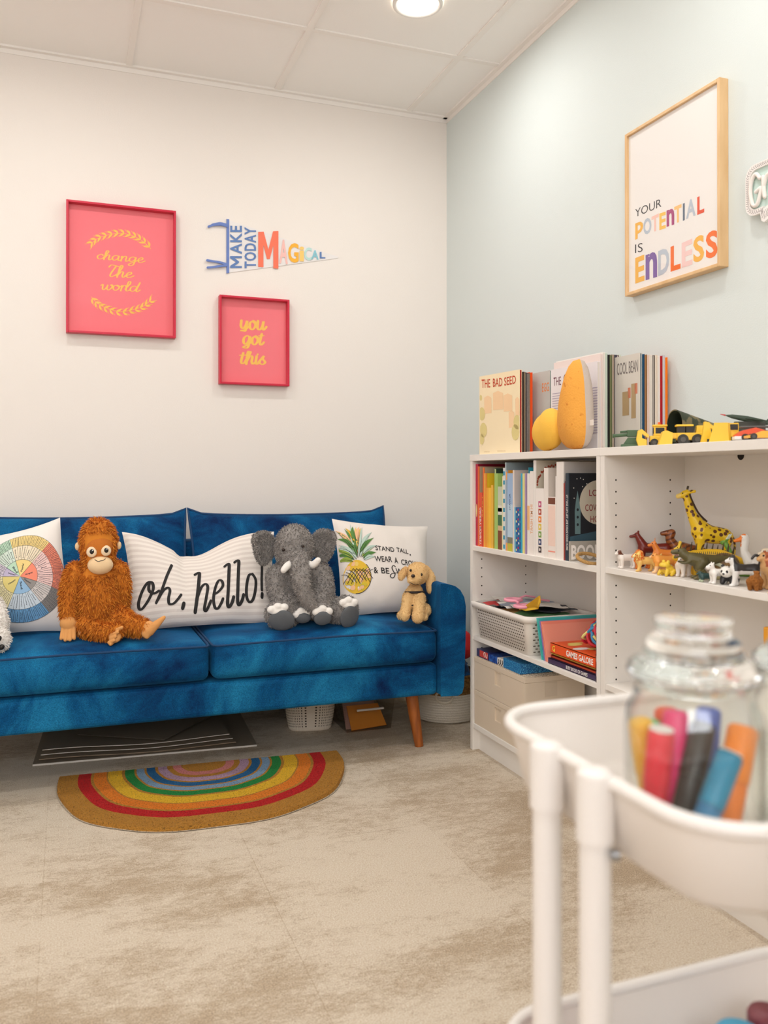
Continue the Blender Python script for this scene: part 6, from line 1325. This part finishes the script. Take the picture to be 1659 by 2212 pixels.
slabp('paper_pad', 'orange paper pad tilted inside the clear bin under the sofa', 'paper', [(-.618, -.470, .0045), (-.475, -.470, .012), (-.492, -.415, .085), (-.622, -.415, .085)], -.006, M((236, 150, 48), .7))
slabp('paper_pad', 'mauve paper sheet standing behind the orange pad in the bin', 'paper', [(-.635, -.450, .0045), (-.50, -.450, .0045), (-.50, -.392, .090), (-.632, -.392, .090)], -.003, M((190, 150, 140), .7))
clearbin('smaller clear bin at the back behind the sofa leg', -.395, -.275, -.235, -.09, .11)
t = thing('rope_basket', 'woven rope basket, white below and tan above, between sofa and bookcase', 'basket', (-.185, -.400, 0))
def rb(u, z, o=0):
    a = 2*math.pi*u; r = .118+.022*min(1, z/.05)**.5-.012*(z/.2)+o; return V((-.185+r*math.cos(a), -.400+r*math.sin(a)*.95, z+.001))
for nm, z0, z1, m, k in (('lower_coils', 0, .112, M((224, 214, 196), .85, bump=(260, .5)), 11), ('upper_coils', .112, .185, M((168, 124, 62), .9, mix=((120, 84, 36), 160, .4, .6), bump=(260, .9)), 7)):
    b = B(); b.grid(lambda u, v: rb(u, z0+(z1-z0)*v, .003*abs(math.sin(v*math.pi*k))), 64, k*4); b.grid(lambda u, v: rb(1-u, z0+(z1-z0)*v, -.006), 48, 3)
    if z0 == 0: b.add([rb(i/48, .002) for i in range(48)], [tuple(range(48))[::-1]])
    b.build(nm, m, t)
cc = [V((-.255+.038*math.cos(a), -.531-.010*math.sin(a)**2, .118+.026*math.sin(a))) for a in [2*math.pi*i/24 for i in range(24)]]
B().tube(cc, .0042, 8, 0, True).build('rope_handle', M((226, 214, 192), .85, bump=(300, .6)), t)
vf = blob([('c', [(-.115, -.41, .275), (-.115, -.40, .305)], [.047, .044])], .006, 4); tag(skin(B(), vf).build('foam_roll', M((216, 34, 34), .6), loc=(-.115, -.41, .228)), 'bright red rounded toy standing in the rope basket', 'toy')
b = B(); b.grid(lambda u, v: V((-.185+(.105-.02*v)*math.cos(u*6.283)*(1+.08*math.sin(u*38)), -.405+(.10-.02*v)*math.sin(u*6.283)*(1+.08*math.sin(u*38)), .135+.080*v+.005*math.sin(u*25))), 80, 10); b.add([V((-.185+.085*math.cos(i*.1309), -.405+.08*math.sin(i*.1309), .217)) for i in range(48)], [tuple(range(48))])
tag(b.build('crumpled_fabric', M((28, 96, 156), .5, mix=((16, 44, 84), 30, .45, .55)), loc=(-.185, -.405, .135)), 'crumpled blue fabric in the rope basket under the red toy', 'fabric')

# ------------------------------------------------------------------ white utility cart in the foreground
CW = M((234, 228, 222), .4); CWI = M((234, 226, 218), .45)
t = thing('utility_cart', 'white metal rolling cart with mesh-free trays in the right foreground', 'cart', (-1.04, -2.976, 0))
t['label'] = 'white rolling utility cart with two visible trays in the right foreground'
def rrect(x0, x1, y0, y1, r, z, n=8):
    P_ = []
    for cx, cy, a0 in ((x1-r, y1-r, 0), (x0+r, y1-r, 90), (x0+r, y0+r, 180), (x1-r, y0+r, 270)):
        for k in range(n+1): a = R(a0+90*k/n); P_.append(V((cx+r*math.cos(a), cy+r*math.sin(a), z)))
    return P_
TX0, TX1, TY0, TY1 = -1.248, -.835, -3.140, -2.812
def tray(z, dep, nm):
    b = B(); o = rrect(TX0, TX1, TY0, TY1, .062, z); bo = rrect(TX0+.012, TX1-.012, TY0+.012, TY1-.012, .055, z-dep+.014); b2 = rrect(TX0+.030, TX1-.030, TY0+.030, TY1-.030, .045, z-dep)
    i1 = rrect(TX0+.002, TX1-.002, TY0+.002, TY1-.002, .061, z); i2 = rrect(TX0+.014, TX1-.014, TY0+.014, TY1-.014, .054, z-dep+.016); i3 = rrect(TX0+.031, TX1-.031, TY0+.031, TY1-.031, .045, z-dep+.002); n = len(o)
    W = lambda i, j: [(i*n+k, i*n+(k+1) % n, j*n+(k+1) % n, j*n+k) for k in range(n)]
    b.add(o+bo+b2+i1+i2+i3, [f[::-1] for f in W(0, 1)+W(1, 2)]+W(3, 4)+W(4, 5)+[tuple(range(2*n, 3*n))[::-1], tuple(range(5*n, 6*n))], 0, True)
    tr = b.build(nm, CWI, t); B().tube(rrect(TX0, TX1, TY0, TY1, .062, z), .0058, 10, 0, True).build('rolled_rim', CW, tr)
tray(.740, .072, 'tray'); tray(.428, .072, 'tray'); tray(.12, .072, 'tray')
for sx, x in ((-1, TX0-.0075), (1, TX1+.0075)):
    for y in (-2.938, -3.010):
        B().cyl((x, y, .055), (x, y, .700), .0125, None, 24).build('post', CW, t)
        b = B(); b.tube([(x, y, .692), (x, y, .735), (x, y, .744)], [.0150, .0152, .0150], 24); b.ell((x, y, .744), (.0150, .0150, .006), 0, None, 24, 8); b.build('post_socket', CW, t)
        c = B(); c.ell((x, y, .030), (.012, .028, .028), 0, None, 18, 12); c.build('caster', M((60, 58, 56), .5), t)
b = B(); b.cyl((TX0-.004, -3.026, .686), (TX0+.002, -3.0285, .686), .0045, None, 12); b.build('screw', M((150, 150, 150), .3, metal=1), t)
# jars of markers
GLS = clear((252, 253, 251), 1.6, 'jar_glass'); GLD = glass('lid_glass')
def jar(label, x, y, z):
    t = thing('glass_jar', label, 'jar', (x, y, z))
    B().lathe([(.0, .0), (.046, .0), (.054, .006), (.0565, .02), (.0565, .100), (.0545, .112), (.0485, .124), (.0475, .134), (.0500, .1375)], (x, y, z+.001), 48).build('body', GLS, t)
    B().lathe([(.0, .006), (.044, .006), (.052, .012), (.0535, .02), (.0535, .100), (.0515, .111), (.0455, .123), (.045, .1375), (.0500, .1375)], (x, y, z+.001), 48).build('inner_wall', GLS, t)
    B().lathe([(.0, .130), (.042, .130), (.0435, .1385), (.0525, .139), (.0545, .144), (.0535, .150), (.0480, .1535), (.0420, .1580), (.0385, .1640), (.0390, .1690), (.0355, .1725), (.0300, .1765), (.0300, .1815), (.0320, .1850), (.0310, .1885), (.024, .1895), (.0, .1885)], (x, y, z+.002), 48).build('lid', GLD, t)
    return t
JX, JY, JZ = -1.153, -3.003, .6705
jar('lidded glass jar of thick coloured markers in the cart tray', JX, JY, JZ)
jar('second lidded glass jar of crayons at the right picture edge', JX+.126, JY-.012, JZ)
def marker(name, label, p0, p1, r, col, cap=None, end=None, group='markers in the jar'):
    p0, p1 = V(p0), V(p1); t = thing(name, label, 'marker', tuple(p0), 0, group); d = (p1-p0).normalized(); L_ = (p1-p0).length
    B().tube([p0, p0+d*.003, p1-d*.046], [r*.6, r*.94, r*.94], 18).build('barrel', M(cap or col, .4), t)
    B().tube([p1-d*.0455, p1-d*.004, p1-d*.0015, p1], [r, r, r*.9, r*.72], 18).build('cap', M(col, .4), t)
    if end: B().tube([p1+d*.0002, p1+d*.0012], [r*.93, r*.90], 18).build('end_disc', M(end, .4), t, label='white end')
    return t
MG = [('yellow', (-1.184, -2.972, .770), (-1.168, -2.974, .6785), (250, 190, 40), None, None), ('red-orange', (-1.146, -2.960, .773), (-1.143, -2.963, .6785), (236, 84, 40), None, None), ('pink', (-1.1505, -2.978, .776), (-1.160, -2.985, .6785), (240, 40, 120), None, None),
      ('red', (-1.188, -3.006, .771), (-1.193, -2.998, .6785), (236, 44, 64), None, (248, 236, 232)), ('black', (-1.134, -2.994, .768), (-1.174, -3.008, .6785), (56, 50, 46), (50, 44, 40), None), ('violet blue', (-1.120, -2.984, .777), (-1.130, -2.986, .6785), (90, 110, 190), (84, 96, 176), None),
      ('blue', (-1.136, -3.028, .7525), (-1.176, -3.032, .684), (30, 140, 180), (50, 130, 180), (244, 240, 232)), ('orange', (-1.114, -3.019, .770), (-1.150, -3.032, .680), (250, 140, 30), (246, 130, 34), None), ('green', (-1.168, -2.962, .764), (-1.150, -2.967, .6785), (110, 200, 130), None, None)]
for n_, a, c, col, bc, ec in MG: marker('marker', '%s thick marker standing in the nearer glass jar' % n_, c, a, .0108 if n_ != 'orange' else .0125, col, bc, ec)
rg = random.Random(21)
for k, (n_, c) in enumerate((('brown', (150, 96, 60)), ('grey', (150, 146, 136)), ('dark green', (60, 110, 84)), ('tan', (196, 140, 96)), ('charcoal', (80, 76, 70)))):
    a = 2.2+k*.75; x, y = JX+.126+.030*math.cos(a), JY-.012+.030*math.sin(a)
    o = B().tube([V((x*.6+(JX+.126)*.4, y*.6+(JY-.012)*.4, .6785)), V((x, y, .745)), V((x+.002, y, .757)), V((x+.0024, y, .765))], [.0085, .0085, .0075, .002], 14).build('crayon', M(c, .5), loc=(x, y, .6785))
    tag(o, '%s crayon in the second glass jar at the picture edge' % n_, 'crayon', 'crayons in the second jar')
for n_, x, y, r, c in (('red', -1.192, -2.872, .017, (226, 60, 36)), ('black', -1.150, -2.893, .012, (50, 50, 54)), ('sky blue', -1.022, -2.915, .022, (70, 170, 210)), ('yellow', -.990, -2.945, .012, (246, 204, 60)), ('maroon', -.972, -2.900, .018, (120, 50, 60))):
    H_ = .071; b = B(); b.lathe([(0, .0), (r, .0), (r, H_*.7), (r*1.08, H_*.7), (r*1.08, H_*.94), (r*.95, H_), (0, H_)], (x, y, .3585), 28)
    tag(b.build('dough_pot', M(c, .4), loc=(x, y, .3585)), '%s lidded pot in the lower tray of the cart' % n_, 'pot', 'pots in the lower tray')
